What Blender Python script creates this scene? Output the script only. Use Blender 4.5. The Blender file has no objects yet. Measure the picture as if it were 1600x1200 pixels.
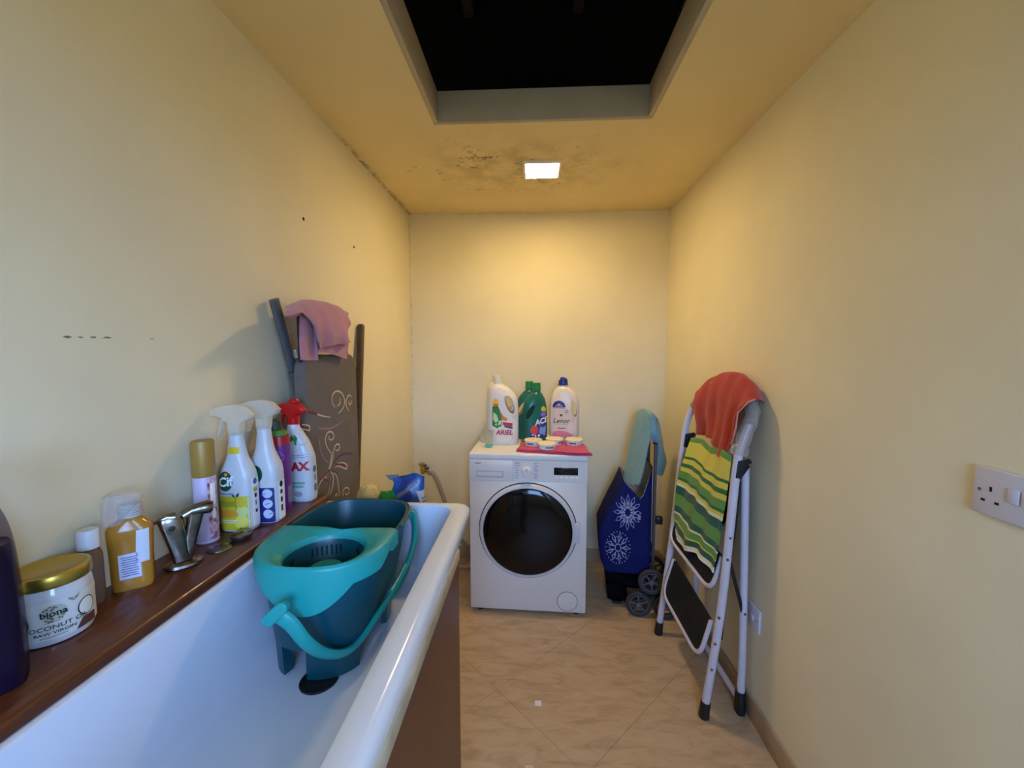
import bpy, bmesh, math, random
from mathutils import Vector, Matrix
from mathutils.bvhtree import BVHTree
random.seed(7)
sc = bpy.context.scene
col = sc.collection
R = math.radians

# ------------------------------------------------------------------ camera, sky, exposure
CAM_H = 1.367
cam_d = bpy.data.cameras.new('camera'); cam = bpy.data.objects.new('camera', cam_d); col.objects.link(cam)
cam_d.sensor_width = 36.0; cam_d.lens = 640 / 1600 * 36.0; cam_d.clip_start = 0.02
cam.location = (0, 0, CAM_H)
cam.rotation_euler = (R(90) - math.atan(53 / 640), 0, math.atan(33 / 640))
sc.camera = cam
vs = sc.view_settings
sc.display_settings.display_device = 'sRGB'
vs.view_transform = 'Standard'; vs.look = 'None'; vs.gamma = 1.0; vs.use_curve_mapping = False
vs.exposure = 0.64
SKY = (0.29, 0.49, 1.0); SKY_STRENGTH = 17.5
LAMP_COLOR = (1.0, 0.71, 0.34); LAMP_STRENGTH = 88.0
w = bpy.data.worlds.new('sky'); sc.world = w; w.use_nodes = True
_bg = w.node_tree.nodes['Background']; _bg.inputs[1].default_value = SKY_STRENGTH
_tc = w.node_tree.nodes.new('ShaderNodeTexCoord'); _sp = w.node_tree.nodes.new('ShaderNodeSeparateXYZ'); _rp = w.node_tree.nodes.new('ShaderNodeValToRGB')
w.node_tree.links.new(_tc.outputs['Generated'], _sp.inputs[0]); w.node_tree.links.new(_sp.outputs[2], _rp.inputs[0]); w.node_tree.links.new(_rp.outputs[0], _bg.inputs[0])
_e = _rp.color_ramp.elements; _e[0].position = 0.0; _e[0].color = (*[0.12 * x for x in (0.6, 0.6, 0.55)], 1); _e[1].position = 0.03; _e[1].color = (*SKY, 1)   # dim ground below the horizon, even blue sky above
# unseen windows added behind the camera for daylight, a sampling portal in each opening
WIN = (-0.30, 0.62, 0.95, 2.05); YF = -1.30; WIN2 = (-1.05, -0.45, 1.00, 2.05)   # x or y range, then sill and head
pl = bpy.data.lights.new('added_window_portal', 'AREA'); pl.shape = 'RECTANGLE'
pl.size = WIN[1] - WIN[0]; pl.size_y = WIN[3] - WIN[2]; pl.cycles.is_portal = True
po = bpy.data.objects.new('added_window_portal', pl); col.objects.link(po)
po.location = ((WIN[0] + WIN[1]) / 2, YF - 0.10, (WIN[2] + WIN[3]) / 2); po.rotation_euler = (R(90), 0, 0)
pl2 = bpy.data.lights.new('added_side_window_portal', 'AREA'); pl2.shape = 'RECTANGLE'; pl2.cycles.is_portal = True
pl2.size = WIN2[3] - WIN2[2]; pl2.size_y = WIN2[1] - WIN2[0]
po2 = bpy.data.objects.new('added_side_window_portal', pl2); col.objects.link(po2)
po2.location = (0.818 + 0.10, (WIN2[0] + WIN2[1]) / 2, (WIN2[2] + WIN2[3]) / 2); po2.rotation_euler = (0, R(90), 0)
sc.cycles.max_bounces = 10; sc.cycles.diffuse_bounces = 6; sc.cycles.transparent_max_bounces = 16
sc.cycles.use_denoising = True; sc.cycles.caustics_reflective = False; sc.cycles.caustics_refractive = False

# ------------------------------------------------------------------ helpers
def lin(c):
    return tuple((x / 255 / 12.92 if x / 255 <= 0.04045 else ((x / 255 + 0.055) / 1.055) ** 2.4) for x in c)
_m = {}
def mat(name, c, rough=0.5, metal=0.0, noise=0.0, nscale=20.0, bump=0.0, bscale=80.0, spec=0.5, coat=0.0, sss=0.0, sheen=0.0, stretch=None, c2=None, emit=None, alpha=1.0, trans=0.0):
    if name in _m: return _m[name]
    m = bpy.data.materials.new(name); m.use_nodes = True; _m[name] = m
    nt = m.node_tree; b = nt.nodes['Principled BSDF']; L = nt.links
    rgb = lin(c)
    b.inputs['Base Color'].default_value = (*rgb, 1)
    b.inputs['Roughness'].default_value = rough; b.inputs['Metallic'].default_value = metal
    b.inputs['Specular IOR Level'].default_value = spec; b.inputs['Coat Weight'].default_value = coat
    b.inputs['Sheen Weight'].default_value = sheen; b.inputs['Transmission Weight'].default_value = trans
    if sss: b.inputs['Subsurface Weight'].default_value = sss; b.inputs['Subsurface Radius'].default_value = (0.01, 0.01, 0.01)
    if emit: b.inputs['Emission Color'].default_value = (*emit[0], 1); b.inputs['Emission Strength'].default_value = emit[1]
    tc = None
    if noise or c2 or bump:
        tc = nt.nodes.new('ShaderNodeTexCoord'); mp = nt.nodes.new('ShaderNodeMapping'); L.new(tc.outputs['Object'], mp.inputs['Vector'])
        if stretch: mp.inputs['Scale'].default_value = stretch
    if noise or c2:
        n = nt.nodes.new('ShaderNodeTexNoise'); n.inputs['Scale'].default_value = nscale; n.inputs['Detail'].default_value = 6
        L.new(mp.outputs[0], n.inputs['Vector'])
        mx = nt.nodes.new('ShaderNodeMix'); mx.data_type = 'RGBA'
        r = nt.nodes.new('ShaderNodeMapRange'); r.inputs['From Min'].default_value = 0.35; r.inputs['From Max'].default_value = 0.65
        L.new(n.outputs['Fac'], r.inputs['Value']); L.new(r.outputs[0], mx.inputs['Factor'])
        mx.inputs['A'].default_value = (*[x * (1 - noise) for x in rgb], 1)
        mx.inputs['B'].default_value = (*(lin(c2) if c2 else [min(1, x * (1 + noise)) for x in rgb]), 1)
        L.new(mx.outputs['Result'], b.inputs['Base Color'])
    if bump:
        n2 = nt.nodes.new('ShaderNodeTexNoise'); n2.inputs['Scale'].default_value = bscale; n2.inputs['Detail'].default_value = 4
        L.new(mp.outputs[0], n2.inputs['Vector'])
        bp = nt.nodes.new('ShaderNodeBump'); bp.inputs['Strength'].default_value = bump; bp.inputs['Distance'].default_value = 0.004
        L.new(n2.outputs['Fac'], bp.inputs['Height']); L.new(bp.outputs[0], b.inputs['Normal'])
    return m
def clear(name, c, opacity, rough=0.08, edge=0.5):
    """thin clear plastic or glass: see-through with a tint and a gloss"""
    if name in _m: return _m[name]
    m = bpy.data.materials.new(name); m.use_nodes = True; _m[name] = m
    nt = m.node_tree; b = nt.nodes['Principled BSDF']; b.inputs['Base Color'].default_value = (*lin(c), 1); b.inputs['Roughness'].default_value = rough
    t = nt.nodes.new('ShaderNodeBsdfTransparent'); t.inputs[0].default_value = (*[0.5 + 0.5 * x for x in lin(c)], 1)
    fr = nt.nodes.new('ShaderNodeLayerWeight'); fr.inputs['Blend'].default_value = 0.25
    ad = nt.nodes.new('ShaderNodeMath'); ad.operation = 'MULTIPLY_ADD'; ad.inputs[1].default_value = edge; ad.inputs[2].default_value = opacity; ad.use_clamp = True
    mx = nt.nodes.new('ShaderNodeMixShader'); L = nt.links
    L.new(fr.outputs['Facing'], ad.inputs[0]); L.new(ad.outputs[0], mx.inputs[0]); L.new(t.outputs[0], mx.inputs[1]); L.new(b.outputs[0], mx.inputs[2])
    L.new(mx.outputs[0], nt.nodes['Material Output'].inputs['Surface'])
    return m

class G:
    def __init__(s): s.v = []; s.f = []
    def add(s, v, f):
        o = len(s.v); s.v += [tuple(x) for x in v]; s.f += [tuple(i + o for i in q) for q in f]; return s
    def bm(s, bm):
        bm.verts.index_update(); return s.add([v.co[:] for v in bm.verts], [[v.index for v in f.verts] for f in bm.faces])
    def box(s, x0, x1, y0, y1, z0, z1, r=0.0, seg=2):
        b = bmesh.new(); bmesh.ops.create_cube(b, size=1)
        for v in b.verts: v.co = ((x0 + x1) / 2 + v.co.x * (x1 - x0), (y0 + y1) / 2 + v.co.y * (y1 - y0), (z0 + z1) / 2 + v.co.z * (z1 - z0))
        if r: bmesh.ops.bevel(b, geom=b.edges[:], offset=r, segments=seg, profile=0.5, affect='EDGES')
        s.bm(b); b.free(); return s
    def loft(s, rings, cap0=True, cap1=True, closed=True):
        n = len(rings[0]); v = [p for r in rings for p in r]; f = []
        for i in range(len(rings) - 1):
            for j in range(n if closed else n - 1):
                a = i * n + j; b = i * n + (j + 1) % n; f.append((a, b, b + n, a + n))
        if cap0: f.append(tuple(range(n))[::-1])
        if cap1: f.append(tuple(range((len(rings) - 1) * n, len(rings) * n)))
        return s.add(v, f)
    def lathe(s, prof, n=32, c=(0, 0, 0), axis='z', cap=True):
        rings = []
        for r, z in prof:
            ring = []
            for k in range(n):
                a = 2 * math.pi * k / n; p = (r * math.cos(a), r * math.sin(a), z)
                if axis == 'y': p = (p[0], p[2], p[1])
                if axis == 'x': p = (p[2], p[0], p[1])
                ring.append((p[0] + c[0], p[1] + c[1], p[2] + c[2]))
            rings.append(ring)
        return s.loft(rings, cap, cap)
    def tube(s, pts, r, n=10, closed=False, cap=True, flat=1.0, up=None):
        P = [Vector(p) for p in pts]; m = len(P); rings = []; prev = None
        rr = r if hasattr(r, '__len__') else [r] * m
        for i in range(m):
            if closed: t = P[(i + 1) % m] - P[i - 1]
            else: t = P[min(i + 1, m - 1)] - P[max(i - 1, 0)]
            t.normalize()
            if up is not None: a = Vector(up)
            elif prev is None: a = Vector((0, 0, 1)) if abs(t.z) < 0.9 else Vector((1, 0, 0))
            else: a = prev
            a = (a - t * a.dot(t)).normalized(); prev = a; b = t.cross(a)
            rings.append([P[i] + a * (rr[i] * math.cos(2 * math.pi * k / n)) + b * (rr[i] * flat * math.sin(2 * math.pi * k / n)) for k in range(n)])
        if closed: rings.append(rings[0]); return s.loft(rings, False, False)
        return s.loft(rings, cap, cap)
    def prism(s, pts, y0, y1, r=0.0, seg=2):
        """outline in xz pushed from y0 to y1"""
        b = bmesh.new(); vs_ = [b.verts.new((x, y0, z)) for x, z in pts]; f = b.faces.new(vs_)
        e = bmesh.ops.extrude_face_region(b, geom=[f]); 
        for q in e['geom']:
            if isinstance(q, bmesh.types.BMVert): q.co.y = y1
        bmesh.ops.recalc_face_normals(b, faces=b.faces[:])
        if r:
            ed = [x for x in b.edges if abs(x.verts[0].co.y - x.verts[1].co.y) < 1e-6]
            bmesh.ops.bevel(b, geom=ed, offset=r, segments=seg, profile=0.5, affect='EDGES')
        s.bm(b); b.free(); return s
    def xf(s, M): s.v = [tuple(M @ Vector(p)) for p in s.v]; return s

def crom(P, n):
    P = [Vector(p) for p in P]; out = []
    for i in range(len(P) - 1):
        p0 = P[i - 1] if i else P[0] * 2 - P[1]; p1 = P[i]; p2 = P[i + 1]; p3 = P[i + 2] if i + 2 < len(P) else P[-1] * 2 - P[-2]
        for k in range(n):
            t = k / n
            out.append(0.5 * ((2 * p1) + (p2 - p0) * t + (2 * p0 - 5 * p1 + 4 * p2 - p3) * t * t + (3 * p1 - p0 - 3 * p2 + p3) * t ** 3))
    out.append(P[-1]); return out
def link(o, parent):
    col.objects.link(o)
    if parent is not None: o.parent = parent
    return o
def bake(o):
    dg = bpy.context.evaluated_depsgraph_get(); dg.update()
    me = bpy.data.meshes.new_from_object(o.evaluated_get(dg)); o.modifiers.clear(); old = o.data; o.data = me; bpy.data.meshes.remove(old); return o
def smooth(me, ang=35):
    if len(me.polygons) and ang:
        me.polygons.foreach_set('use_smooth', [True] * len(me.polygons)); me.set_sharp_from_angle(angle=R(ang))
def mk(name, g, m, parent=None, ang=35, sub=0, solid=0.0, label=None, cut=None, soff=-1.0):
    me = bpy.data.meshes.new(name); me.from_pydata(g.v, [], g.f)
    b = bmesh.new(); b.from_mesh(me); bmesh.ops.recalc_face_normals(b, faces=b.faces[:]); b.to_mesh(me); b.free()
    for mm in (m if isinstance(m, (list, tuple)) else [m]): me.materials.append(mm)
    o = bpy.data.objects.new(name, me); link(o, parent)
    if cut:
        for cg in cut:
            cm = bpy.data.meshes.new('cut'); cm.from_pydata(cg.v, [], cg.f)
            bb = bmesh.new(); bb.from_mesh(cm); bmesh.ops.recalc_face_normals(bb, faces=bb.faces[:]); bb.to_mesh(cm); bb.free()
            co = bpy.data.objects.new('cut', cm); col.objects.link(co)
            md = o.modifiers.new('b', 'BOOLEAN'); md.operation = 'DIFFERENCE'; md.object = co; md.solver = 'EXACT'
            if parent is not None: co.parent = parent
            bake(o); bpy.data.objects.remove(co); bpy.data.meshes.remove(cm)
    if solid:
        md = o.modifiers.new('s', 'SOLIDIFY'); md.thickness = solid; md.offset = soff; bake(o)
    if sub:
        md = o.modifiers.new('u', 'SUBSURF'); md.levels = sub; md.render_levels = sub; bake(o)
    smooth(o.data, ang)
    if label: o['label'] = label
    return o
def thing(name, label, cat, loc=(0, 0, 0), rz=0.0, group=None):
    o = bpy.data.objects.new(name, None); o.empty_display_size = 0.05; col.objects.link(o)
    o.location = loc; o.rotation_euler = (0, 0, rz); o['label'] = label; o['category'] = cat
    if group: o['group'] = group
    return o
def tag(o, label, cat, group=None):
    o['label'] = label; o['category'] = cat
    if group: o['group'] = group
    return o
def struct(name, g, m, parent=None, **k):
    o = mk(name, g, m, parent, **k)
    if parent is None: o['kind'] = 'structure'
    return o
def cloth(name, rows, m, parent=None, nu=6, nv=6, thick=0.003, wob=0.0, wf=40.0, label=None, seed=0):
    """cloth through rows of 3-D points; UV v runs down the rows"""
    cols = [crom(r, nu) for r in rows]; grid = list(zip(*[crom(c, nv) for c in zip(*cols)]))   # grid[row][col]
    H, W = len(grid), len(grid[0]); g = G()
    V = []
    for i, r in enumerate(grid):
        for j, p in enumerate(r):
            q = Vector(p)
            if wob:
                k = wob * (i / (H - 1)) ** 0.5
                q += Vector((k * math.sin(q.y * wf + seed + q.z * 7), 0, 0)) + Vector((0, 0.5 * k * math.sin(q.z * wf * 0.7 + seed * 2), 0))
            V.append(q)
    F = [(i * W + j, i * W + j + 1, (i + 1) * W + j + 1, (i + 1) * W + j) for i in range(H - 1) for j in range(W - 1)]
    me = bpy.data.meshes.new(name); me.from_pydata([tuple(v) for v in V], [], F); me.materials.append(m)
    uv = me.uv_layers.new(name='UVMap')
    for p in me.polygons:
        for li in p.loop_indices:
            vi = me.loops[li].vertex_index; uv.data[li].uv = ((vi % W) / (W - 1), (vi // W) / (H - 1))
    o = bpy.data.objects.new(name, me); link(o, parent)
    md = o.modifiers.new('s', 'SOLIDIFY'); md.thickness = thick; md.offset = 0; bake(o); smooth(o.data, 60)
    if label: o['label'] = label
    return o

# ---- flat print laid onto a body (labels and lettering follow the surface)
def bvh(o): return BVHTree.FromPolygons([v.co[:] for v in o.data.vertices], [p.vertices[:] for p in o.data.polygons])
def s_rect(w, h, r=0.0):
    if not r: return [(-w / 2, -h / 2), (w / 2, -h / 2), (w / 2, h / 2), (-w / 2, h / 2)]
    o = []
    for cx, cy, a0 in ((w / 2 - r, h / 2 - r, 0), (-w / 2 + r, h / 2 - r, 90), (-w / 2 + r, -h / 2 + r, 180), (w / 2 - r, -h / 2 + r, 270)):
        o += [(cx + r * math.cos(R(a0 + k * 30)), cy + r * math.sin(R(a0 + k * 30))) for k in range(4)]
    return o
def s_ell(a, b, n=28): return [(a * math.cos(2 * math.pi * k / n), b * math.sin(2 * math.pi * k / n)) for k in range(n)]
def poly2(shapes):
    b = bmesh.new()
    for s in shapes: b.faces.new([b.verts.new((x, y, 0)) for x, y in s])
    return b
def text2(t, size, bold=0.0, shear=0.0, sx=1.0):
    c = bpy.data.curves.new('t', 'FONT'); c.body = t; c.size = size; c.align_x = 'CENTER'; c.align_y = 'CENTER'; c.offset = bold; c.shear = shear; c.resolution_u = 3
    o = bpy.data.objects.new('t', c); col.objects.link(o)
    dg = bpy.context.evaluated_depsgraph_get(); dg.update(); me = bpy.data.meshes.new_from_object(o.evaluated_get(dg))
    b = bmesh.new(); b.from_mesh(me); bpy.data.objects.remove(o); bpy.data.curves.remove(c); bpy.data.meshes.remove(me)
    for v in b.verts: v.co.x *= sx
    return b
def ring2(a, b2, t, n=32):
    b = bmesh.new(); o = [b.verts.new((a * math.cos(2 * math.pi * k / n), b2 * math.sin(2 * math.pi * k / n), 0)) for k in range(n)]
    i = [b.verts.new(((a - t) * math.cos(2 * math.pi * k / n), (b2 - t) * math.sin(2 * math.pi * k / n), 0)) for k in range(n)]
    for k in range(n): b.faces.new((o[k], o[(k + 1) % n], i[(k + 1) % n], i[k]))
    return b
def decal(name, b2, m, parent, tree, u=0.0, z=0.0, phi=0.0, off=0.0005, step=0.006, rot=0.0, far=0.3, label=None, c=(0, 0)):
    """b2: flat bmesh in xy. phi: which side of the body (0 front -y, 90 right +x, negative left)"""
    for ax in (0, 1):
        lo = min(v.co[ax] for v in b2.verts); hi = max(v.co[ax] for v in b2.verts); k = math.floor(lo / step) + 1
        while k * step < hi:
            no = [0, 0, 0]; no[ax] = 1; co = [0, 0, 0]; co[ax] = k * step
            bmesh.ops.bisect_plane(b2, geom=b2.verts[:] + b2.edges[:] + b2.faces[:], plane_co=co, plane_no=no); k += 1
    p = R(phi); out = Vector((math.sin(p), -math.cos(p), 0)); ex = Vector((math.cos(p), math.sin(p), 0)); ca, sa = math.cos(R(rot)), math.sin(R(rot))
    bad = []
    for v in b2.verts:
        x, y = v.co.x * ca - v.co.y * sa + u, v.co.x * sa + v.co.y * ca + z
        org = Vector((c[0], c[1], 0)) + ex * x + Vector((0, 0, y)) + out * far
        hit = tree.ray_cast(org, -out)
        if hit[0] is None: bad.append(v)
        else: v.co = hit[0] + out * off
    if bad: bmesh.ops.delete(b2, geom=bad, context='VERTS')
    me = bpy.data.meshes.new(name); 
    for f in b2.faces:
        f.normal_update()
        if f.normal.dot(out) < 0: f.normal_flip()
        f.smooth = True
    b2.to_mesh(me); b2.free(); me.materials.append(m)
    o = bpy.data.objects.new(name, me); link(o, parent)
    if label: o['label'] = label
    return o
def super_ring(z, w, d, xo=0.0, yo=0.0, e=2.6, n=32):
    o = []
    for k in range(n):
        a = 2 * math.pi * k / n; c, s = math.cos(a), math.sin(a)
        o.append((xo + w / 2 * math.copysign(abs(c) ** (2 / e), c), yo + d / 2 * math.copysign(abs(s) ** (2 / e), s), z))
    return o
def bottle_geo(rows, n=32, steps=4):
    """rows of (z, w, d, xo, yo, e), smoothed up the height"""
    out = []
    A = [Vector((r[0], r[1], r[2])) for r in rows]; B = [Vector((r[3], r[4], r[5])) for r in rows]
    a, b = crom(A, steps), crom(B, steps)
    return G().loft([super_ring(max(p.x, 0), max(p.y, 1e-3), max(p.z, 1e-3), q.x, q.y, max(2.0, q.z), n) for p, q in zip(a, b)])
def rrect(x0, x1, y0, y1, r, z, k=6):
    o = []
    for cx, cy, a0 in ((x1 - r, y1 - r, 0), (x0 + r, y1 - r, 90), (x0 + r, y0 + r, 180), (x1 - r, y0 + r, 270)):
        o += [(cx + r * math.cos(R(a0 + 90 * t / k)), cy + r * math.sin(R(a0 + 90 * t / k)), z) for t in range(k + 1)]
    return o

# measured world points (metres) of the draped cloths and bent tubes
DATA = {'PINK_MAIN': [[(-0.73, 1.205, 1.487), (-0.73, 1.282, 1.511), (-0.73, 1.368, 1.518), (-0.73, 1.47, 1.518), (-0.73, 1.55, 1.509), (-0.73, 1.592, 1.495)], [(-0.7, 1.141, 1.49), (-0.7, 1.22, 1.517), (-0.7, 1.313, 1.526), (-0.7, 1.406, 1.526), (-0.7, 1.482, 1.516), (-0.7, 1.533, 1.505)], [(-0.665, 1.08, 1.471), (-0.665, 1.151, 1.493), (-0.665, 1.245, 1.491), (-0.665, 1.334, 1.493), (-0.665, 1.396, 1.482), (-0.665, 1.464, 1.464)], [(-0.645, 1.055, 1.457), (-0.645, 1.131, 1.471), (-0.645, 1.211, 1.438), (-0.645, 1.286, 1.438), (-0.645, 1.342, 1.435), (-0.645, 1.418, 1.428)], [(-0.655, 1.091, 1.457), (-0.66, 1.178, 1.479), (-0.645, 1.201, 1.399), (-0.65, 1.273, 1.405), (-0.64, 1.339, 1.412), (-0.645, 1.426, 1.405)], [(-0.665, 1.136, 1.464), (-0.665, 1.21, 1.467), (-0.648, 1.205, 1.375), (-0.655, 1.272, 1.379), (-0.643, 1.353, 1.388), (-0.645, 1.436, 1.394)]],
'PINK_TAIL': [[(-0.672, 1.163, 1.487), (-0.672, 1.193, 1.49), (-0.672, 1.228, 1.482), (-0.672, 1.245, 1.46)], [(-0.672, 1.156, 1.435), (-0.664, 1.175, 1.44), (-0.668, 1.221, 1.439), (-0.66, 1.224, 1.427)], [(-0.668, 1.145, 1.38), (-0.66, 1.17, 1.38), (-0.668, 1.22, 1.381), (-0.66, 1.227, 1.375)], [(-0.668, 1.148, 1.339), (-0.662, 1.167, 1.337), (-0.668, 1.21, 1.336), (-0.66, 1.228, 1.336)]],
'PINK_UNDER': [[(-0.668, 1.24, 1.45), (-0.668, 1.304, 1.464), (-0.668, 1.383, 1.47), (-0.668, 1.445, 1.463)], [(-0.668, 1.24, 1.401), (-0.662, 1.288, 1.402), (-0.668, 1.378, 1.404), (-0.662, 1.447, 1.395)], [(-0.666, 1.237, 1.359), (-0.66, 1.281, 1.359), (-0.667, 1.363, 1.347), (-0.66, 1.423, 1.335)]],
'BAR': [(-0.742, 1.17, 1.51), (-0.735, 1.232, 1.337)],
'RODS': [(-0.7, 1.194, 1.49), (-0.7, 1.187, 1.346)],
'ORANGE': [[(0.746, 1.86, 1.165), (0.777, 1.82, 1.211), (0.792, 1.72, 1.249), (0.802, 1.62, 1.246), (0.805, 1.54, 1.215), (0.803, 1.49, 1.179)], [(0.725, 1.845, 1.183), (0.757, 1.8, 1.235), (0.77, 1.7, 1.271), (0.779, 1.59, 1.278), (0.783, 1.5, 1.251), (0.786, 1.44, 1.198)], [(0.727, 1.83, 1.134), (0.747, 1.77, 1.169), (0.754, 1.67, 1.191), (0.761, 1.57, 1.202), (0.763, 1.49, 1.192), (0.766, 1.445, 1.189)], [(0.734, 1.83, 1.083), (0.746, 1.76, 1.094), (0.758, 1.68, 1.102), (0.748, 1.57, 1.114), (0.748, 1.5, 1.126), (0.734, 1.45, 1.15)], [(0.744, 1.83, 1.034), (0.755, 1.77, 1.046), (0.75, 1.67, 1.046), (0.74, 1.57, 1.041), (0.745, 1.51, 1.054), (0.735, 1.46, 1.096)], [(0.748, 1.83, 0.994), (0.759, 1.77, 1.001), (0.743, 1.66, 1.001), (0.731, 1.56, 0.964), (0.727, 1.5, 1.001), (0.729, 1.475, 1.033)]],
'GREEN': [[(0.737, 1.86, 0.956), (0.751, 1.78, 0.963), (0.747, 1.69, 0.957), (0.735, 1.58, 0.979), (0.732, 1.49, 0.976)], [(0.723, 1.84, 0.972), (0.74, 1.76, 0.978), (0.736, 1.67, 0.964), (0.723, 1.56, 0.989), (0.72, 1.475, 0.984)], [(0.698, 1.84, 0.881), (0.715, 1.75, 0.889), (0.707, 1.66, 0.882), (0.709, 1.56, 0.88), (0.713, 1.475, 0.886)], [(0.679, 1.85, 0.793), (0.698, 1.76, 0.79), (0.693, 1.68, 0.793), (0.695, 1.57, 0.781), (0.704, 1.48, 0.782)], [(0.666, 1.85, 0.676), (0.685, 1.77, 0.673), (0.678, 1.69, 0.674), (0.686, 1.59, 0.67), (0.693, 1.48, 0.666)], [(0.659, 1.84, 0.599), (0.671, 1.77, 0.595), (0.659, 1.7, 0.586), (0.678, 1.6, 0.602), (0.689, 1.48, 0.598)], [(0.661, 1.83, 0.532), (0.662, 1.77, 0.53), (0.657, 1.71, 0.525), (0.669, 1.61, 0.555), (0.684, 1.49, 0.546)]],
'STEP1': [(0.659, 1.87, 0.396), (0.614, 1.87, 0.229), (0.634, 1.5, 0.199), (0.669, 1.49, 0.358)],
'STEP2': [(0.68, 1.88, 0.65), (0.638, 1.88, 0.495), (0.669, 1.5, 0.465), (0.698, 1.49, 0.608)],
'STEP3': [(0.71, 1.88, 0.876), (0.666, 1.88, 0.732), (0.708, 1.5, 0.701), (0.719, 1.49, 0.874)],
'CREAM': [[(1.3679, 1.1705), (1.3504, 1.1887), (1.3521, 1.2122), (1.3796, 1.2248), (1.4146, 1.2167), (1.4377, 1.1949), (1.4385, 1.1715), (1.4182, 1.155), (1.3893, 1.146)], [(1.3834, 1.1713), (1.4038, 1.1799), (1.4076, 1.1984)], [(1.4724, 1.1411), (1.4548, 1.1615), (1.4539, 1.1852), (1.4768, 1.2003), (1.4986, 1.1918)], [(1.502, 1.1773), (1.4876, 1.165), (1.4746, 1.1707), (1.4771, 1.1803)], [(1.3303, 1.0183), (1.3068, 1.0424), (1.2946, 1.0668), (1.2995, 1.0853), (1.3214, 1.0941), (1.3464, 1.0847), (1.3512, 1.0688), (1.3337, 1.0635), (1.3176, 1.0725), (1.3204, 1.0809)], [(1.3368, 1.0056), (1.3455, 1.0219), (1.3619, 1.0385), (1.3852, 1.0368), (1.3907, 1.024), (1.3758, 1.0162), (1.3587, 1.0261)], [(1.3156, 0.9674), (1.336, 0.9947), (1.341, 1.0119)], [(1.3085, 0.9694), (1.3246, 0.9905), (1.3303, 1.0183)], [(1.2373, 0.9282), (1.2583, 0.9456), (1.2933, 0.9559), (1.3189, 0.9627)], [(1.295, 0.8828), (1.3075, 0.9076), (1.2923, 0.9418), (1.2725, 0.9552)], [(1.3089, 0.8777), (1.329, 0.9003), (1.339, 0.9343), (1.3222, 0.958)], [(1.3757, 0.8534), (1.371, 0.8974), (1.3617, 0.931), (1.3367, 0.9537)], [(1.4075, 0.8418), (1.4021, 0.8595), (1.4262, 0.8662), (1.4513, 0.8524), (1.4458, 0.838), (1.4244, 0.8417), (1.4209, 0.8529)], [(1.3414, 0.864), (1.357, 0.8678), (1.3601, 0.8572)], [(1.1888, 1.1826), (1.2362, 1.1698), (1.2806, 1.1542), (1.3358, 1.1409)], [(1.3765, 0.9723), (1.4163, 0.9611), (1.4407, 0.9463), (1.4354, 0.9339), (1.3834, 0.9588), (1.3527, 0.9658)], [(1.1633, 1.1477), (1.1972, 1.1382), (1.2037, 1.1303), (1.199, 1.123), (1.1623, 1.1351)]],
'PINKS': [[(1.2517, 1.1212), (1.2841, 1.1108), (1.333, 1.1038), (1.3864, 1.1068), (1.4193, 1.1143)], [(1.2588, 1.0853), (1.257, 1.0614), (1.265, 1.035), (1.2866, 1.0063), (1.3101, 0.9908)]],
'WINE': [[(1.3425, 0.9818), (1.378, 0.9928), (1.427, 0.9929), (1.4874, 0.9774)], [(1.353, 0.9695), (1.3839, 0.9656), (1.4159, 0.9554), (1.4277, 0.9441)], [(1.3226, 0.9634), (1.2936, 0.9594), (1.2586, 0.9491)], [(1.3297, 0.9595), (1.3622, 0.9384), (1.3721, 0.9124)], [(1.2756, 0.9507), (1.302, 0.9296), (1.3035, 0.9017)], [(1.1944, 1.1805), (1.218, 1.1756), (1.2548, 1.1634)], [(1.1629, 1.1429), (1.191, 1.1344)]],
'HANDLE': [(-0.464, 0.685, 0.891), (-0.441, 0.69, 0.867), (-0.42, 0.7, 0.825), (-0.402, 0.725, 0.785), (-0.379, 0.755, 0.762), (-0.362, 0.79, 0.76), (-0.339, 0.84, 0.787), (-0.327, 0.93, 0.8), (-0.321, 1.0, 0.819), (-0.323, 1.06, 0.841), (-0.331, 1.1, 0.868), (-0.345, 1.13, 0.896)],
'TAP': [(-0.716, 2.5, 0.589), (-0.688, 2.5, 0.589), (-0.664, 2.5, 0.54), (-0.575, 2.5, 0.434)],
'BLUE': [[(-0.004, -0.1, 1.011), (0.011, 0, 1.033), (0.018, 0.11, 1.039)], [(0.038, -0.1, 1.025), (0.032, 0, 1.046), (0.02, 0.125, 1.032)], [(0.061, -0.1, 0.987), (0.046, 0.02, 0.993), (0.014, 0.13, 0.993)], [(0.08, -0.1, 0.884), (0.054, 0.02, 0.902), (0.016, 0.135, 0.921)], [(0.1, -0.09, 0.767), (0.072, 0.03, 0.792), (0.03, 0.14, 0.849)], [(0.114, -0.07, 0.686), (0.086, 0.05, 0.712), (0.048, 0.15, 0.754)], [(0.125, -0.05, 0.64), (0.1, 0.07, 0.654), (0.066, 0.155, 0.681)]],
'BLUE2': [[(0.026, 0.1, 1.034), (0.02, 0.06, 1.042), (0.001, -0.09, 1.027)], [(0.024, 0.13, 1.029), (0.008, 0.125, 1.045), (-0.023, -0.09, 1.02)], [(0.017, 0.135, 0.974), (-0.01, 0.138, 1.002), (-0.057, -0.08, 0.98)], [(0.013, 0.135, 0.921), (-0.021, 0.138, 0.93), (-0.074, -0.07, 0.91)], [(-0.028, 0.07, 0.848), (-0.049, 0.06, 0.846), (-0.092, -0.08, 0.814)], [(-0.031, 0.03, 0.768), (-0.07, -0.02, 0.753), (-0.108, -0.08, 0.742)], [(-0.034, 0.02, 0.699), (-0.062, -0.02, 0.681), (-0.09, -0.08, 0.664)]]}

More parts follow.
